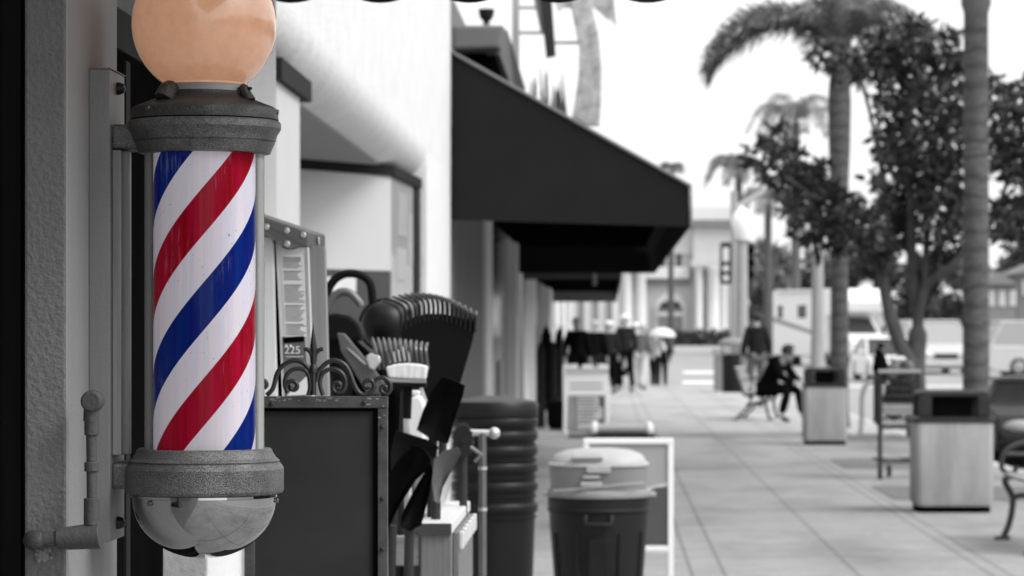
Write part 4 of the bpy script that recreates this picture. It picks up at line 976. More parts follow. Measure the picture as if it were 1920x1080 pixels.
def person(loc, yaw, label, J, top='cloth_dark', legs='cloth_dark', hair='hair_dark', hat=None, scale=1.0, group='people outside the far shops', bag=None):
    t_ = thing('person', (0,0,0), label, 'person', group)
    def v(k): return Vector(J[k])
    V = [(v('pelvis'),(.13,.10)),(v('belly'),(.11,.085)),(v('chest'),(.11,.085)),(v('neck'),.055),(v('head'),(.08,.095)),(v('crown'),(.065,.075))]
    E = [(0,1),(1,2),(2,3),(3,4),(4,5)]
    fwd = (v('head')-v('neck')); fwd = Vector((0,-1,0))
    V.append((v('head')+fwd*.10+Vector((0,0,-.01)),.016)); E.append((4,6))       # nose
    for s in (1,-1): V.append((v('head')+Vector((.088*s,0,0)),.018)); E.append((4,len(V)-1))   # ears
    for n in 'LR':
        a = len(V); V += [(v('sh'+n),.042),(v('el'+n),.038),(v('wr'+n),.028)]; E += [(2,a),(a,a+1),(a+1,a+2)]
        dr_ = (v('wr'+n)-v('el'+n)).normalized(); pm = v('wr'+n)+dr_*.07; V.append((pm,(.036,.018))); E.append((a+2,a+3))
        sx = 1 if n == 'L' else -1
        for q in range(4):
            tip = pm+dr_*(.06+.02*(1.5-abs(q-1.4)))+Vector((0,.022*(q-1.5),0)); V.append((tip,.008)); E.append((a+3,len(V)-1))
        V.append((v('wr'+n)+dr_*.06+Vector((-.03*sx,-.04,0)),.009)); E.append((a+2,len(V)-1))
        b_ = len(V); V += [(v('hip'+n),.088),(v('kn'+n),.056),(v('an'+n),.038),(v('toe'+n),(.035,.028))]; E += [(0,b_),(b_,b_+1),(b_+1,b_+2),(b_+2,b_+3)]
    skin_mesh(V, E, 'body', 'skin', t_)
    # jacket
    uc = v('chest')*.62+v('neck')*.38; hem = v('pelvis')+Vector((0,.0,-.07 if v('kn'+'L').z < v('hipL').z-.2 else .0))
    V = [(v('belly'),(.175,.145)),(hem,(.19,.16)),(v('chest'),(.195,.15)),(uc,(.15,.13)),(v('neck')*.75+v('chest')*.25,.085)]; E = [(0,1),(0,2),(2,3),(3,4)]
    for n in 'LR':
        sj = v('sh'+n)*.86+v('chest')*.14; a = len(V); V += [(sj,.074),(v('el'+n),.07),(v('wr'+n)*.92+v('el'+n)*.08,.052)]; E += [(3,a),(a,a+1),(a+1,a+2)]
    skin_mesh(V, E, 'jacket', top, t_)
    V = [(v('pelvis')+Vector((0,0,.02)),(.14,.12))]; E = []
    for n in 'LR':
        a = len(V); V += [(v('hip'+n),.108),(v('kn'+n),.078),(v('an'+n)+Vector((0,0,.03)),.06)]; E += [(0,a),(a,a+1),(a+1,a+2)]
    skin_mesh(V, E, 'trousers', legs, t_)
    for n in 'LR':
        skin_mesh([(v('an'+n),.05),(v('toe'+n)*.5+v('an'+n)*.5-Vector((0,0,.02)),(.05,.04)),(v('toe'+n)-Vector((0,0,.005)),(.045,.035))], [(0,1),(1,2)], 'shoe', 'cloth_black', t_)
    c = v('head')+Vector((0,.02,.035))
    if hair: MB().ball(c, (.098,.11,.095), 14, 10).build('hair', hair, t_, smooth=True)
    if hat:
        h = MB().ball(c+Vector((0,0,.045)), (.112,.125,.075), 14, 8).build('hat', hat, t_, smooth=True)
        MB().lathe([(.05,0),(.17,-.004),(.17,.006),(.05,.012)], c+Vector((0,-.01,.045)), 20).build('hat_brim', hat, h, smooth=True)
    if bag: MB().ball((.26,-.02,.72), (.09,.13,.17), 12, 8).build('bag', bag, t_, smooth=True)
    t_.location = loc; t_.rotation_euler = (0,0,yaw); t_.scale = (scale,)*3
    return t_
def spot(px, d): return (XW(px,d), d, 0 if d < 80 else gz(d))
st = joints
person(spot(1082,58), R(180), 'person in a black coat with short grey hair, nearest the shops', st(), 'cloth_black','cloth_black','hair_grey',scale=1.0)
person(spot(1116,62), R(170), 'person in a dark jacket with pale hair, right of the grey haired one', st(), 'cloth_black','cloth_dark','hair_grey',scale=.98)
person(spot(1141,68), R(190), 'person in a dark top with a small pale cap, mid group', st(), 'cloth_dark','cloth_black',None,'cloth_white',scale=.97)
person(spot(1172,70), R(200), 'person in a dark jacket with a bright white brimmed hat', st(stride=.6), 'cloth_dark','cloth_black',None,'cloth_white',scale=1.06)
person(spot(1191,76), R(180), 'person in pale clothes and white cap beyond the white brimmed hat', st(), 'cloth_pale','cloth_pale',None,'cloth_white',scale=.96)
person(spot(1205,73), R(150), 'person in a grey top and pale trousers walking with a white bag', st(stride=.8), 'cloth_mid','cloth_pale','hair_grey',scale=.95,bag='cloth_white')
person(spot(1228,80), R(160), 'person in pale clothes walking under the white umbrella', st(stride=.5,arm=1), 'cloth_pale','cloth_dark','hair_dark',scale=.95)
person(spot(1241,81), R(185), 'person in a black coat beside the umbrella, last of the group', st(), 'cloth_black','cloth_black','hair_dark',scale=.88)
stj = st('sit')
person((XW(1163,74),74,-.05), R(200), 'crouching person in dark trousers and grey top in front of the group', stj, 'cloth_mid','cloth_black','hair_dark',scale=1.0)
um = thing('white_umbrella', (XW(1241,79.5),79.5,0), 'open white umbrella carried above the walkers', 'umbrella')
zc = ZW(624,79.5)
MB().lathe([(.37,zc-.10),(.34,zc-.02),(.26,zc+.07),(.15,zc+.12),(.01,zc+.14)], (XW(1241,79.5),79.5,0), 10).build('canopy', 'cloth_white', um)
MB().tube([(XW(1239,79.5),79.5,.9),(XW(1239,79.5),79.5,zc+.18)], .012, 8).build('shaft', 'iron', um)

# bench sitters
def bench(loc, yaw, label, group='slatted iron benches by the kerb'):
    b = thing('park_bench', (0,0,0), label, 'bench', group)
    for x in (-.72,.72):
        s = MB()
        s.tube(smooth_path([(x,-.27,0),(x,-.22,.12),(x,-.2,.28),(x,-.25,.41),(x,-.1,.43),(x,.12,.40),(x,.2,.5),(x,.28,.82)]), .022, 8)
        s.tube(smooth_path([(x,.30,0),(x,.2,.1),(x,.05,.24),(x,-.12,.3),(x,-.2,.28)]), .02, 8)
        s.tube(smooth_path([(x,.24,.64),(x,.05,.66),(x,-.15,.65),(x,-.26,.58),(x,-.27,.48),(x,-.2,.45),(x,-.17,.5)]), .018, 8)
        s.box((x,-.27,.012),(.07,.1,.024)); s.box((x,.30,.012),(.07,.1,.024))
        s.build('end_frame', 'iron', b, smooth=True)
    for k in range(6):
        MB().box((0,-.23+.075*k,.445),(1.5,.058,.025)).build('seat_slat', 'grey_mid', b, bevel=.005)
    for k in range(5):
        MB().box((0,.18+.028*k,.53+.075*k),(1.5,.024,.058),rx=R(-18)).build('back_slat', 'grey_mid', b, bevel=.005)
    b.location = loc; b.rotation_euler = (0,0,yaw); return b
bench((XW(1880,20.2)+.27,19.5,0), R(-90), 'slatted bench with curled iron ends at the right edge')
b0 = bench((2.42,48.6,0), R(82), 'slatted bench farther off, with a person bent forward on it')
person((2.46,46.9,0), R(60), 'seated person in black bent forward on the far bench', stj, 'cloth_black','cloth_black','hair_dark',scale=1.04, group='people by the kerb')
person((XW(1418,56),56,0), R(200), 'standing person in dark clothes behind the far bench', st(), 'cloth_dark','cloth_mid','hair_dark',scale=1.05, group='people by the kerb')

# ---------------------------------------------------------------- concrete bins
def conc_bin(pxl, pxr, yb, ytop, ylid, d, label, yaw):
    k = d/FPX; w = (pxr-pxl)*k; cx = XW((pxl+pxr)/2,d); dp = w*.92
    t_ = thing('litter_bin', (cx,d+dp/2,0), label, 'litter bin', 'square concrete litter bins')
    def sq(s, z, r=.05): return [(x,y,z) for x,y in rrect(cx,d+dp/2,w*s,dp*s,r)]
    zt = ZW(ytop,d); zl = ZW(ylid,d)
    loft([sq(.93,.0),sq(.93,.05)]).build('plinth', 'black', t_)
    loft([sq(.95,.051),sq(1.0,.09),sq(1.0,zt)]).build('body', 'concrete_bin', t_, smooth=True)
    loft([sq(1.03,zt+.001),sq(1.03,zt+.03),sq(.95,zt+.045)]).build('lid_skirt', 'bin_lid', t_, smooth=True)
    h = zl-(zt+.045); z0 = zt+.046
    hood = MB()
    ww = w*.92; dd = dp*.92; yc = d+dp/2
    for sx in (-1,1):
        for sy in (-1,1): MB().box((cx+sx*(ww/2-.05),yc+sy*(dd/2-.05),z0+h*.4),(.1,.1,h*.8)).build('hood_post', 'bin_lid', t_, bevel=.01)
    loft([[(x,y,z) for x,y in rrect(cx,yc,ww*s,dd*s,.05)] for z, s in ((z0+h*.8,1),(z0+h*.93,1),(z0+h,.9))]).build('hood', 'bin_lid', t_, smooth=True)
    MB().bb((cx-ww/2+.12,yc-.02,z0),(cx+ww/2-.12,yc+.02,z0+h*.78)).build('inner_flap', 'plastic_black', t_)
    MB().bb((cx-ww/2+.15,yc+.05,z0),(cx+ww/2-.15,yc+.2,z0+h*.35)).build('litter', 'grey_mid', t_)
    return t_
conc_bin(1718,1864,961,793,733,23.2,'square concrete litter bin with a dark hood, nearest the bench at the right edge',0)
conc_bin(1508,1589,835,726,690,37.2,'square concrete litter bin with a dark hood, just right of the seated person',0)
# far dark bin
dD = 70; kD = dD/FPX
fb = thing('round_bin', (XW(1376,dD),dD,0), 'round black bin with a pale slatted top by the lamp post', 'litter bin')
MB().lathe([(.25,0),(.26,.02),(.27,.88),(.25,.9)], (XW(1376,dD),dD+.28,0), 28).build('body', 'bin_dark', fb, smooth=True)
MB().lathe([(.27,1.12),(.36,1.13),(.36,1.18),(.2,1.27),(.02,1.29)], (XW(1376,dD),dD+.28,0), 28).build('dome', 'tote', fb, smooth=True)
mb = MB()
for a in range(0,360,30): mb.tube([(XW(1376,dD)+.25*math.cos(R(a)),dD+.28+.25*math.sin(R(a)),.9),(XW(1376,dD)+.3*math.cos(R(a)),dD+.28+.3*math.sin(R(a)),1.13)],.014,6)
mb.build('grille', 'grey_mid', fb)
pb = thing('utility_box', (XW(1348,72),72,0), 'pale square box just left of the round black bin', 'box')
MB().bb((XW(1339,72),72,0),(XW(1359,72),72.3,.85)).build('cabinet', 'tote', pb, bevel=.02)
MB().bb((XW(1336,72),71.96,.88),(XW(1360,72),72.34,1.02)).build('cover', 'grey_mid', pb, bevel=.02)
# bike rack
dk = 35.5
br_ = thing('bike_rack', (XW(1632,dk),dk,0), 'bent steel pipe bike rack between the two litter bins', 'bike rack')
MB().tube(smooth_path([P(1598,818,dk),P(1612,812,dk),P(1616,790,dk),P(1617,745,dk),P(1624,722,dk),P(1637,717,dk),P(1649,726,dk),P(1652,750,dk),P(1653,820,dk)],6), .03, 12).build('pipe', 'post_grey', br_, smooth=True)
MB().box((P(1653,820,dk).x,dk,.01),(.12,.12,.02)).build('foot_plate', 'post_grey', br_)

# shopping cart
dS = 28.5
sc_ = thing('shopping_cart', (XW(1685,dS),dS,0), 'wire shopping cart loaded with bags beside the nearer concrete bin', 'shopping cart')
xa, xb = XW(1650,dS), XW(1722,dS)
mb = MB()
for x in (xa,xb): mb.tube([(x,dS,.1),(x,dS,1.02)],.022,8)
mb.tube([(xa,dS,.5),(xb,dS,.5)],.02,8)
mb.tube([(xa,dS,.17),(xb,dS,.17),(xb,dS+.7,.17),(xa,dS+.7,.17),(xa,dS,.17)],.014,8)
mb.tube([(xa,dS,1.0),(xa,dS+.8,.95),(xb,dS+.8,.95),(xb,dS,1.0)],.012,8)
mb.tube([(xa,dS,.5),(xa,dS+.7,.55),(xb,dS+.7,.55),(xb,dS,.5),(xa,dS,.5)],.012,8)
mb.build('frame', 'iron', sc_, smooth=True)
mb = MB()
for k in range(10):
    x = xa+(xb-xa)*(k+.5)/10; mb.tube([(x,dS-.005,.5),(x,dS-.005,.98)],.007,5)
for k in range(7):
    z = .52+k*.07; mb.tube([(xa,dS-.008,z),(xb,dS-.008,z)],.007,5)
for k in range(9):
    y = dS+.08*k; mb.tube([(xa-.003,y,.52),(xa-.003,y,.97)],.004,5)
mb.build('wire_basket', 'iron', sc_)
MB().tube([(xa-.02,dS-.04,1.03),(xb+.02,dS-.04,1.03)],.018,10).build('push_handle', 'post_grey', sc_, smooth=True)
for x, y in ((xa,dS),(xb,dS),((xa+xb)/2-.05,dS+.5),(xb,dS+.6)):
    MB().lathe([(.055,-.018),(.06,-.01),(.06,.01),(.055,.018)], (x,y,.061), 16, axis='X').build('caster', 'tyre', sc_, smooth=True)
MB().bb((XW(1655,dS),dS-.012,.62),(XW(1716,dS),dS-.009,.72)).build('cart_sign', 'grey_mid', sc_)
def sack(name, px, py, d, r, m, label, flat=1):
    o = thing(name, P(px,py,d), label, 'bag', 'bundles loaded on the shopping cart')
    mb = MB().ball(P(px,py,d), r, 14, 10)
    for v_ in mb.v:
        q = v_-P(px,py,d); v_ += q*.12*math.sin(q.x*40+q.z*33+px)
    mb.build('sack', m, o, smooth=True)
    MB().tube([P(px,py,d)+Vector((0,0,r[2]*.95)),P(px,py,d)+Vector((.01,0,r[2]*1.2))],[.02,.035],8).build('knot', m, o, smooth=True)
sack('bag', 1688, 740, 28.9, (.17,.2,.15), 'cloth_black', 'dark bag lying along the bottom of the cart basket')
sack('bag', 1675, 772, 28.8, (.11,.16,.08), 'cloth_black', 'flat black bag under the dark one in the cart')
sack('bag', 1650, 690, 29, (.07,.1,.2), 'cloth_black', 'upright black bundle at the back of the cart')
sack('bag', 1676, 700, 29.2, (.1,.1,.1), 'cloth_mid', 'grey bundle heaped above the dark bag')
sack('bag', 1702, 690, 29.1, (.06,.08,.08), 'cloth_mid', 'small grey bundle hanging by the tree side of the cart')
sack('bag', 1644, 668, 29.4, (.045,.06,.045), 'cloth_pale', 'small pale bag on the upright black bundle')
sack('bag', 1682, 674, 29.6, (.085,.1,.035), 'cloth_pale', 'flat pale bag on top of the heap')

# ---------------------------------------------------------------- trees and palms
def leaves(clumps, n, L, Wd, seed, droop=.2):
    rnd = random.Random(seed); vs = []; fs = []
    tot = sum(c[1]**2 for c in clumps)
    for c, r in clumps:
        m_ = int(n*r*r/tot)
        k = 0
        while k < m_:
            d = Vector((rnd.gauss(0,1),rnd.gauss(0,1),rnd.gauss(0,1)))
            if d.length < 1e-3: continue
            d = d.normalized(); tip = c+d*r*(rnd.random()**.45)
            for q in range(5):      # a whorl of leaves
                ax = (d+Vector((rnd.gauss(0,.8),rnd.gauss(0,.8),rnd.gauss(0,.8)-droop))).normalized()
                sd_ = ax.cross(Vector((rnd.gauss(0,1),rnd.gauss(0,1),rnd.gauss(0,1)))).normalized()
                l = L*rnd.uniform(.5,1.45); w = Wd*rnd.uniform(.7,1.2); nn = ax.cross(sd_)
                o = len(vs)
                vs += [tip, tip+ax*l*.5+sd_*w+nn*w*.25, tip+ax*l, tip+ax*l*.5-sd_*w+nn*w*.25]
                fs += [(o,o+1,o+2),(o,o+2,o+3)]; k += 1
    mb = MB(); mb.v = vs; mb.f = fs; return mb
dTr = 40
tree = thing('street_tree', (XW(1716,dTr),dTr,0), 'broad dark leaved street tree with a forked trunk behind the cart', 'tree')
def tp(x,y,dd=0): return P(x,y,dTr)+Vector((0,dd,0))
mb = MB()
mb.tube(smooth_path([Vector((XW(1720,dTr),dTr,-.02)),tp(1719,760),tp(1716,700),tp(1722,610,.1),tp(1712,520,.1),tp(1708,400),tp(1700,280),tp(1690,160)]),[.15]*6+[.14]*6+[.13]*6+[.075]*6+[.065]*6+[.05]*6+[.03]*6+[.012],10)
mb.tube(smooth_path([tp(1716,705),tp(1690,655,-.1),tp(1664,580,-.15),tp(1648,500,-.1),tp(1610,440),tp(1540,380),tp(1470,330)]),[.12]*6+[.10]*6+[.08]*6+[.065]*6+[.05]*6+[.03]*6+[.012],10)
mb.tube(smooth_path([tp(1722,612,.1),tp(1734,540,0),tp(1780,500,-.2),tp(1815,455,-.2),tp(1870,390,0),tp(1900,300)]),[.075]*6+[.06]*6+[.05]*6+[.045]*6+[.03]*6+[.015],10)
mb.tube(smooth_path([tp(1734,545),tp(1738,450),tp(1755,340,.2),tp(1765,200,.2)]),[.05]*6+[.045]*6+[.03]*6+[.012],8)
mb.tube(smooth_path([tp(1650,505),tp(1665,400),tp(1640,250),tp(1610,130)]),[.05]*6+[.04]*6+[.025]*6+[.01],8)
mb.build('trunk', 'bark', tree, smooth=True)
cl = [(1470,300,45),(1428,285,26),(1455,262,26),(1505,350,48),(1545,330,36),(1560,395,52),(1600,430,48),(1560,450,36),(1640,462,36),(1775,462,34),(1700,440,34),(1545,100,26),(1585,115,34),(1620,125,42),(1650,100,38),(1690,110,46),(1712,75,28),(1735,140,36),(1770,100,42),(1790,130,30),
      (1680,180,50),(1720,215,52),(1690,270,46),(1662,250,26),(1672,310,24),(1735,300,56),(1770,220,42),(1790,330,48),(1712,370,52),(1760,400,52),(1675,410,46),(1650,370,20),(1870,165,32),(1905,190,42),(1880,230,42),(1910,300,50),(1860,290,36),(1895,400,38),(1870,425,30),(1915,430,36),(1495,385,22),(1480,400,20),(1515,430,24),(1640,330,16),(1820,260,36),(1815,400,36),(1800,180,30),(1960,250,60),(1960,380,60)]
cl = [(P(x,y,dTr)+Vector((0,random.uniform(-.9,.9),0)), r*dTr/FPX) for x,y,r in cl]
leaves(cl, 14500, .15, .034, 3).build('crown', 'leaf_dark', tree, fix=False)
def frond(mb, rach, ll, ns=34, wd=.013, seed=0, spread=.75):
    rnd = random.Random(seed); q = smooth_path(rach, 10); n = len(q); mb.tube(q, [.022*(1-.8*i/n) for i in range(n)], 6)
    for i in range(int(n*.12), n):
        t_ = (q[min(i+1,n-1)]-q[i-1]).normalized(); f = i/n
        for s in (1,-1):
            for rep in range(5):
                sd_ = t_.cross(Vector((0,0,1)))
                if sd_.length < .2: sd_ = Vector((1,0,0))
                sd_.normalize()
                l = ll*(.55+.6*math.sin(math.pi*min(1,f*.95+.05)))*rnd.uniform(.8,1.1)
                dr_ = (sd_*s*spread+t_*.7+Vector((rnd.gauss(0,.12),rnd.gauss(0,.12),.25+rnd.gauss(0,.25)))).normalized()
                p0 = q[i]+t_*rnd.uniform(-.03,.03); p1 = p0+dr_*l*.5; p2 = p1+(dr_+Vector((0,0,-.9))).normalized()*l*.5
                w = t_*wd
                mb.add([p0-w*.6,p0+w*.6,p1+w,p1-w,p2], [(0,1,2,3),(3,2,4)])
def palm(x, d, zc, r0, r1, label, fr, mt='palm_trunk', ml='leaf_palm', bulge=None, ll=.4, name='palm_tree', shaft=True, seed=1):
    t_ = thing(name, (XW(x,d),d,0), label, 'palm tree', 'palms along the street')
    base = Vector((XW(x,d),d,0 if d < 80 else gz(d)))
    pr = [(r0*1.25,-.02),(r0*1.02,.3),(r0,1.0)]
    if bulge: pr += [(r0*.95,bulge[0]-.8),(r1*1.08,bulge[0]),(r1*1.15,bulge[1]),(r1*.9,zc-.25),(r1*.6,zc)]
    else: pr += [((r0+r1)/2,zc*.6),(r1,zc)]
    MB().lathe(pr, base, 18).build('trunk', mt, t_, smooth=True)
    mb = MB(); c = base+Vector((0,0,zc))
    for i, f in enumerate(fr):
        frond(mb, [c+Vector(p) for p in f], ll, seed=seed*50+i)
    mb.build('crown', ml, t_, fix=False)
    if shaft: MB().lathe([(r1*.92,zc-.05),(r1*1.25,zc+.08),(r1*.95,zc+.5),(r1*.35,zc+1.1)], base, 16).build('crown_shaft', 'leaf_palm', t_, smooth=True)
    return t_
def arcs(n, L, rise, fall, seed, z=0):
    rnd = random.Random(seed); o = []
    for k in range(n):
        a = 2*math.pi*(k+rnd.uniform(-.3,.3))/n; l = L*rnd.uniform(.85,1.1); r_ = rise*rnd.uniform(.5,1.3)
        o.append([(0,0,z),(math.cos(a)*l*.3,math.sin(a)*l*.3,z+r_*.8),(math.cos(a)*l*.7,math.sin(a)*l*.7,z+r_*.7),(math.cos(a)*l,math.sin(a)*l,z+r_*.7-fall)])
    return o
palm(1830, 30, ZW(22,30), 25*30/FPX, 23*30/FPX, 'tall ringed palm trunk in front of the dark tree, crown above the picture', arcs(9,1.8,.8,.8,4,z=1.1), seed=2)
d2_ = 44; k2 = d2_/FPX
zc2 = ZW(95,d2_)
def pf(pts): return [tuple(P(x,y,d2_)-P(1572,95,d2_)+Vector((0,dy,0))) for x,y,dy in pts]
fr2 = [pf([(1572,95,0),(1530,52,-.1),(1470,28,-.2),(1400,44,-.2),(1350,82,-.15),(1322,132,-.1)]),
       pf([(1572,95,0),(1535,62,.1),(1480,48,.2),(1420,60,.25),(1366,94,.3),(1334,134,.3)]),
       pf([(1572,95,0),(1566,40,0),(1555,-40,.0),(1540,-120,.1)]), pf([(1572,95,0),(1585,30,.2),(1600,-50,.4),(1630,-90,.5)]),
       pf([(1572,95,0),(1610,40,-.1),(1660,25,-.2),(1720,60,-.2)]), pf([(1572,95,0),(1605,50,.3),(1650,40,.5),(1690,70,.6)]),
       pf([(1572,95,0),(1570,30,-.5),(1572,0,-1.2),(1580,40,-1.8)]), pf([(1572,95,0),(1550,30,.6),(1540,10,1.2),(1540,60,1.8)])]
palm(1574, d2_, zc2, 17*k2, 19*k2, 'leaning frond palm with a swollen upper trunk, left of the dark tree', fr2, bulge=(ZW(270,d2_),ZW(190,d2_)), ll=.62, seed=3)
# far palms
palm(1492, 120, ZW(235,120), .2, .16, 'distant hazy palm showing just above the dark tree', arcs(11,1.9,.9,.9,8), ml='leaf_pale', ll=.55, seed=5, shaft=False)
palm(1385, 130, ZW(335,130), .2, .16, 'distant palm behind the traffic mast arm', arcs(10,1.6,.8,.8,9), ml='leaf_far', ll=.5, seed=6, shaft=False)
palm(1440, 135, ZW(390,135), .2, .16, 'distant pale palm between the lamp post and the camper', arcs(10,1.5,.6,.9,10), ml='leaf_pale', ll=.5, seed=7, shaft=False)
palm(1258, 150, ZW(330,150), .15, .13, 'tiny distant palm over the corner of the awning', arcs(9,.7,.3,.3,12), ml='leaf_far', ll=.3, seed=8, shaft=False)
def ftree(x, d, ytop, wpx, label, m, n, seed, ybot=590):
    k = d/FPX; t_ = thing('background_tree', (XW(x,d),d,gz(d)), label, 'tree', 'trees beyond the junction')
    rnd = random.Random(seed); h = ZW(ytop,d)
    MB().tube([(XW(x,d),d,gz(d)-.05),(XW(x,d)+.1,d,gz(d)+h*.5)],[.2,.12],8).build('trunk', 'bark', t_)
    cl_ = []
    for q in range(12):
        cl_.append((Vector((XW(x+rnd.uniform(-.36,.36)*wpx,d), d+rnd.uniform(-1.2,1.2), ZW(ytop+ (ybot-ytop)*rnd.uniform(.15,.95),d))), wpx*k*rnd.uniform(.16,.26)))
    leaves(cl_, n, .5, .12, seed).build('crown', m, t_, fix=False)
    return t_
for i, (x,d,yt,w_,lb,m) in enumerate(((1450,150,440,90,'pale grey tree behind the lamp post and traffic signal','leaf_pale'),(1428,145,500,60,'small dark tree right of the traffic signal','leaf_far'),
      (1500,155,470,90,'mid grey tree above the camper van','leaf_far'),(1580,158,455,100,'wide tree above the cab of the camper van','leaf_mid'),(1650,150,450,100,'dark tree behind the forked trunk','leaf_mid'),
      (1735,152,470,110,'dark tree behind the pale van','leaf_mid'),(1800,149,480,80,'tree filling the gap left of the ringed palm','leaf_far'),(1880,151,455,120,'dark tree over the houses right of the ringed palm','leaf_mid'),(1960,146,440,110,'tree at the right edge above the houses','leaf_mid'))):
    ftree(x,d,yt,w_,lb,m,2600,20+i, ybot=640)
hd = thing('hedge', (XW(1320,190),190,gz(190)), 'low dark hedge along the foot of the columned building', 'hedge')
leaves([(Vector((XW(1225+i*8,190),190+random.uniform(-.4,.4),gz(190)+.35)),.55) for i in range(23)], 4200, .3, .09, 77).build('foliage', 'leaf_mid', hd, fix=False)
MB().bb((XW(1225,190),189.8,gz(190)-.05),(XW(1405,190),190.2,gz(190)+.3)).build('stems', 'bark', hd)
rp = thing('roof_plants', P(1010,190,29), 'spiky plants growing over the top edge of the large awning', 'plant')
mb = MB()
for k in range(16):
    x = random.uniform(985,1062); mb.tube([P(x,215,28),P(x+random.uniform(-8,8),random.uniform(125,175),28)],[.02,.004],5)
mb.build('blades', 'leaf_mid', rp)

# ---------------------------------------------------------------- lamp posts, signal
def lamp(x, d, ytopg, ybotg, wpost, label):
    k = d/FPX; X = XW(x,d); t_ = thing('street_lamp', (X,d,0), label, 'street lamp', 'globe street lamps')
    zg0, zg1 = ZW(ybotg,d), ZW(ytopg,d); r = wpost*k/2
    MB().lathe([(r*2.2,0),(r*2.2,.3),(r*1.5,.5),(r*1.15,.8),(r,1.4),(r*.85,zg0-.1),(r*1.3,zg0-.05),(r*1.2,zg0)], (X,d,0), 20).build('post', 'post_grey', t_, smooth=True)
    h = zg1-zg0
    MB().lathe([(r*.7,zg0),(h*.24,zg0+h*.2),(h*.32,zg0+h*.48),(h*.26,zg0+h*.75),(h*.10,zg0+h*.9),(.01,zg1)], (X,d,0), 20).build('globe', 'lamp_white', t_, smooth=True)
lamp(1391, 78, 385, 448, 24, 'tall street lamp with a white acorn globe by the round bin')
lamp(1533, 55, 372, 432, 24, 'street lamp post rising behind the farther concrete bin')
ts = thing('traffic_signal', (XW(1376,86),86,gz(86)), 'grey traffic signal mast with a rising arm beside the street lamp', 'traffic signal')
d8 = 86
MB().tube([(XW(1376,d8),d8,gz(d8)),(XW(1376,d8),d8,ZW(358,d8))], [.12,.09], 12).build('mast', 'post_grey', ts, smooth=True)
MB().tube([P(1376,392,d8),P(1410,372,d8),P(1470,335,d8)], [.1,.08,.06], 10).build('arm', 'post_pale', ts, smooth=True)
sg = MB().bb(P(1399,455,d8),P(1413,525,d8+.3)).build('signal_head', 'bin_lid', ts, bevel=.02)
for y in (470,492,514): MB().lathe([(.1,0),(.1,.12),(.07,.12)], P(1407,y,d8)+Vector((.02,-.12,0)), 14, axis='Y').build('visor', 'black', sg)
vs_ = thing('vertical_sign', P(1360,530,84), 'dark upright street sign with pale markings hung on the mast', 'sign')
MB().px([(1350,458),(1354,454),(1368,454),(1372,458),(1372,528),(1368,533),(1354,533),(1350,528)], 84, .08).build('board', 'bin_lid', vs_)
MB().px([(1355,464),(1367,464),(1367,490),(1355,490)], 83.99, .01).build('marking', 'grey_light', vs_)
for y in (503,521): MB().lathe([(.09,0),(.09,-.015)], P(1361,y,83.995), 14, axis='Y').build('marking', 'grey_light', vs_)

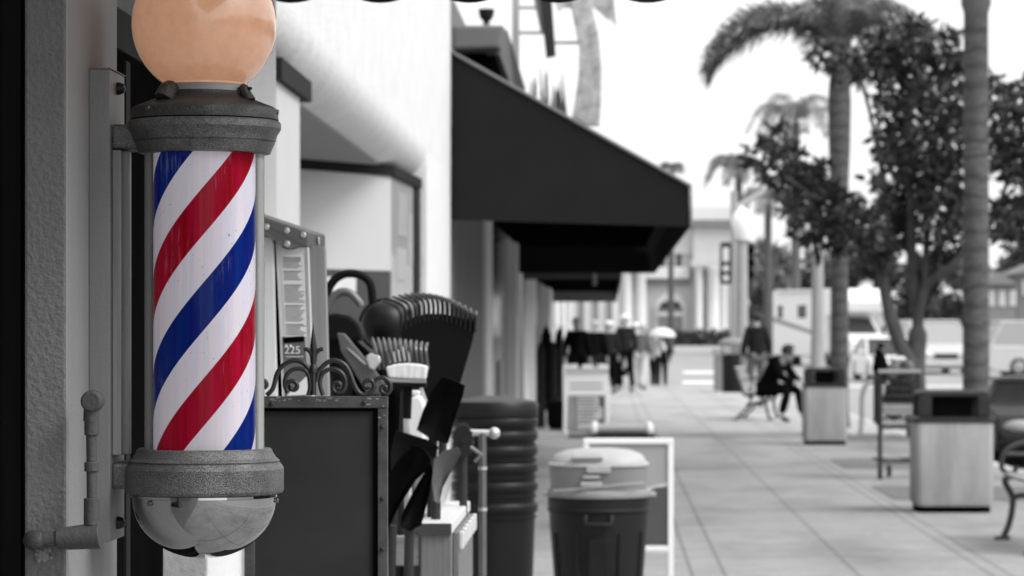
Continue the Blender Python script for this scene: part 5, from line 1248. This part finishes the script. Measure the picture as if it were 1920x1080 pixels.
# ---------------------------------------------------------------- vehicles
def wheel(par, x, y, r, w=.2, z0=0):
    o = MB().lathe([(r*.6,-w/2),(r*.95,-w/2),(r,-w*.35),(r,w*.35),(r*.95,w/2),(r*.6,w/2)], (x,y,z0+r), 24, axis='X').build('wheel', 'tyre', par, smooth=True)
    MB().lathe([(r*.6,-w/2-.005),(r*.55,-w/2-.012),(r*.15,-w/2-.02),(.02,-w/2-.02)], (x,y,z0+r), 20, axis='X').build('rim', 'rim', o, smooth=True)
    MB().lathe([(r*.6,w/2+.005),(r*.55,w/2+.012),(r*.15,w/2+.02),(.02,w/2+.02)], (x,y,z0+r), 20, axis='X').build('rim', 'rim', o, smooth=True)
def car(name, loc, yaw, label, m, hl='lamp_white', wm='glass_dark', L=4.4, Wd=1.75, hood=.85, roof=1.4, cab=(1.1,1.9,3.4,4.1), tumble=.82, box=False, cat='car', group='vehicles in the street'):
    t_ = thing(name, (0,0,0), label, cat, group)
    h = Wd/2; g = .18
    prof = [(0,g+.1),(.0,hood*.62),(.12,hood*.85),(cab[0]*.6,hood*.97),(cab[0],hood),(cab[3],hood*1.03),(L-.08,hood*.98),(L,hood*.7),(L,g+.12),(L-.15,g),(.15,g)]
    body = MB().prism([(-h,y,z) for y,z in prof], (Wd,0,0)).build('body', m, t_, bevel=.06)
    ht = h*tumble; e = .02
    z0 = hood+.002; zr = roof-.05
    def fr_(y0,y1,z,hh): return [(-hh,y0,z),(hh,y0,z),(hh,y1,z),(-hh,y1,z)]
    loft([fr_(cab[0],cab[3],z0,h-.04),fr_(cab[1],cab[2],zr,ht)]).build('windows', wm, t_, bevel=.02)
    loft([fr_(cab[1]-.06,cab[2]+.08,zr+.001,ht+.01),fr_(cab[1]+.02,cab[2],zr+.045,ht-.06)]).build('roof', m, t_, bevel=.02)
    for sx in (-1,1):
        s = MB()
        for (y0,y1) in ((cab[0],cab[1]),(cab[3],cab[2]),((cab[1]+cab[2])/2+.1,(cab[1]+cab[2])/2+.1)): s.tube([(sx*(h-.035),y0,z0),(sx*(ht+.005),y1,zr)],.032,6)
        s.build('window_pillar', m, t_)
        for y in (L*.2,L*.8): wheel(t_, sx*(h-.1), y, .32)
        MB().ball((sx*(h-.28),.03,hood*.68), (.2,.09,.085), 14, 8).build('headlight', hl, t_, smooth=True)
        MB().ball((sx*(h+.06),cab[0]+.45,hood+.1), (.1,.06,.065), 12, 8).build('mirror', m, t_, smooth=True)
        MB().box((sx*(h-.2),L+.005,hood*.75),(.28,.04,.14)).build('tail_light', 'grey_mid', t_, bevel=.01)
    MB().box((0,-.012,hood*.6),(Wd*.42,.03,.14)).build('grille', 'black', t_)
    MB().box((0,-.03,g+.17),(Wd*.94,.1,.13)).build('bumper', m, t_, bevel=.03)
    MB().box((0,-.085,g+.19),(.34,.012,.1)).build('number_plate', 'grey_light', t_)
    t_.location = loc; t_.rotation_euler = (0,0,yaw); return t_
car('parked_car', (4.42+.86,34.0,-.15), 0, 'low black car parked at the kerb behind the nearer concrete bin', 'car_black', 'grey_mid', hood=.7, roof=1.02, cab=(1.3,2.1,3.3,3.9), tumble=.7)
car('parked_car', (XW(1684,90),90,gz(90)), R(4), 'small white roofed car seen between the camper and the forked tree', 'car_white', roof=1.35, hood=.8, Wd=1.6)
car('parked_car', (XW(1768,102),101,gz(101)), R(7), 'pale tall car facing the viewer between the forked tree and the ringed palm', 'car_pale', wm='window_grey', L=4.7, Wd=1.95, hood=1.05, roof=1.86, cab=(1.0,1.7,4.0,4.5), tumble=.86)
car('parked_car', (XW(1848,97)+4.9,97.5,gz(97)), R(94), 'long pale car side on, right of the ringed palm', 'car_pale', wm='window_grey', L=5.0, Wd=1.95, hood=1.0, roof=1.84, cab=(1.0,1.7,4.5,4.9), tumble=.88)
# camper
cv = thing('camper_van', (0,0,0), 'white camper van with an overcab bunk turning into view behind the lamp post', 'camper', 'vehicles in the street')
W2 = 1.05
prof = [(1.0,.55),(1.0,1.9),(.15,2.15),(-.05,2.5),(.05,2.92),(.3,3.02),(5.4,3.02),(5.5,2.9),(5.5,.5),(5.3,.4),(1.4,.4)]
MB().prism([(-W2,y,z) for y,z in prof], (2*W2,0,0)).build('body', 'car_white', cv, bevel=.06)
prof = [(-.75,.5),(-.75,1.0),(-.6,1.15),(.1,1.25),(.75,1.88),(.998,1.88),(.998,.42),(-.5,.42)]
MB().prism([(-.88,y,z) for y,z in prof], (1.76,0,0)).build('cab', 'car_white', cv, bevel=.06)
MB().prism([(-.76,.13,1.30),(.76,.13,1.30),(.7,.68,1.86),(-.7,.68,1.86)], (0,-.03,.03)).build('windscreen', 'glass_dark', cv)
MB().bb((-.55,-.8,.78),(.55,-.752,.98)).build('grille', 'grey_mid', cv)
MB().bb((-.9,-.86,.42),(.9,-.755,.62)).build('bumper', 'grey_mid', cv, bevel=.03)
for sx in (-1,1):
    MB().ball((sx*.68,-.74,.88), (.14,.06,.1), 12, 8).build('headlight', 'lamp_white', cv, smooth=True)
    MB().bb((sx*(W2+.002),2.6,1.9),(sx*(W2+.015),3.3,2.4)).build('side_window', 'glass_dark', cv)
    MB().bb((sx*(W2+.002),4.6,1.9),(sx*(W2+.015),5.0,2.4)).build('side_window', 'glass_dark', cv)
    MB().prism([(sx*(W2+.002),1.1,1.1),(sx*(W2+.002),5.4,1.75),(sx*(W2+.002),5.4,1.95),(sx*(W2+.002),1.1,1.25)], (sx*.008,0,0)).build('stripe', 'grey_mid', cv)
    MB().prism([(sx*.882,.3,1.3),(sx*.882,.9,1.3),(sx*.882,.9,1.8),(sx*.882,.75,1.8)], (sx*.01,0,0)).build('door_window', 'glass_dark', cv)
    MB().ball((sx*1.1,.25,1.45), (.09,.06,.16), 10, 8).build('mirror', 'bin_lid', cv, smooth=True)
    for y in (-.1,4.1): wheel(cv, sx*.85, y, .36)
MB().bb((-W2-.1,1.5,2.88),(-W2-.002,5.0,3.0)).build('awning_roll', 'grey_light', cv, bevel=.02)
cv.location = (XW(1612,116),115,gz(115)); cv.rotation_euler = (0,0,R(24))

# ---------------------------------------------------------------- buildings beyond the junction
dG = 200; kG = dG/FPX; g0 = gz(200)
cbld = thing('columned_building', (XW(1280,dG),dG,g0), 'pale two storey building with columns and an arched doorway ending the street', 'building')
def gb(x0,x1,y0,y1,d,th,m,name,par=cbld,bev=0): return MB().bb(P(x0,y0,d),(XW(x1,d),d+th,ZW(y1,d))).build(name,m,par,bevel=bev)
gb(1130,1300,430,648,dG+1.2,8,'building','main_wall')
MB().prism([P(1195,470,dG+1.0),P(1262,412,dG+1.0),P(1300,430,dG+1.0),P(1300,478,dG+1.0)], (0,6,0)).build('gable', 'building', cbld)
gb(1300,1385,424,648,dG+.6,8,'building','right_block')
gb(1296,1372,388,412,dG+2,6,'building_pale','attic')
gb(1294,1388,412.5,424,dG+.2,8.6,'building_dark','cornice')
gb(1200,1292,500,522,dG+.6,.55,'building_pale','string_course')
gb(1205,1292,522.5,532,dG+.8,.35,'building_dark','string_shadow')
for a, b2 in ((1237,1246),(1254,1262),(1268,1277)):
    w_ = gb(a,b2,476,508,dG+1.1,.08,'glass_dark','window'); gb(a-2,a-.3,472,510,dG+1.05,.12,'building_pale','sill',w_)
for a, b2 in ((1166,1185),(1192,1212),(1303,1318),(1326,1350),(1352,1362)):
    X0, X1 = XW(a,dG), XW(b2,dG)
    MB().lathe([((X1-X0)*.6,g0),((X1-X0)*.6,g0+.4),((X1-X0)*.5,g0+.5),((X1-X0)*.44,ZW(512,dG)),((X1-X0)*.62,ZW(506,dG)),((X1-X0)*.62,ZW(500,dG))], ((X0+X1)/2,dG+.1,0), 18).build('column', 'building_pale', cbld, smooth=True)
gb(1160,1216,488,499.8,dG-.4,1.2,'building','entablature'); gb(1296,1368,488,499.8,dG-.4,1,'building','entablature')
# arched door
arch = [(1228,646),(1228,580)]+[(1257-29*math.cos(R(a)),580-32*math.sin(R(a))) for a in range(15,180,15)]+[(1286,580),(1286,646)]
MB().px(arch, dG+1.0, .19).build('arch_surround', 'building_pale', cbld)
arch = [(1234,646),(1234,582)]+[(1257-23*math.cos(R(a)),582-20*math.sin(R(a))) for a in range(15,180,15)]+[(1280,582),(1280,646)]
dr2 = MB().px(arch, dG+.9, .09).build('doorway', 'building_dark', cbld)
MB().px([(1240,568),(1274,568),(1274,578),(1240,578)], dG+.85, .04).build('fanlight', 'bin_lid', dr2)
gb(1234,1280,586,592,dG+.85,.04,'building_pale','transom',dr2)
nb = thing('corner_annexe', (XW(1080,150),150,gz(150)), 'pale building with tall shadowed piers behind the group of people', 'building')
gb(1040,1160,505,660,150,8,'building_pale','wall',nb)
for a in (1085,1112,1138): gb(a,a+10,560,650,149.85,.15,'building_dark','recess',nb)
for i, (x0,x1,y0,lb) in enumerate(((1845,1905,520,'pale house with a row of windows right of the ringed palm'),(1906,1990,500,'larger pale house at the right edge'),(1600,1680,560,'low pale house behind the camper van'))):
    h_ = thing('house', (XW(x0,138),138,gz(138)), lb, 'house', 'houses beyond the vehicles')
    dd = 138+i
    gb(x0,x1,y0+14,650,dd,6,'building_dark' if i<2 else 'building','wall',h_)
    MB().prism([P(x0-4,y0+13.5,dd-.3),P((x0+x1)/2,y0-10,dd-.3),P(x1+4,y0+13.5,dd-.3)], (0,6.6,0)).build('roof', 'building_dark', h_)
    for k in range(3):
        xx = x0+(k+.4)*(x1-x0)/3; w_ = gb(xx,xx+12,y0+24,y0+54,dd-.06,.05,'grey_light','window',h_)
        gb(xx+5.5,xx+6.5,y0+24,y0+54,dd-.08,.015,'panel_dark','glazing_bar',w_)
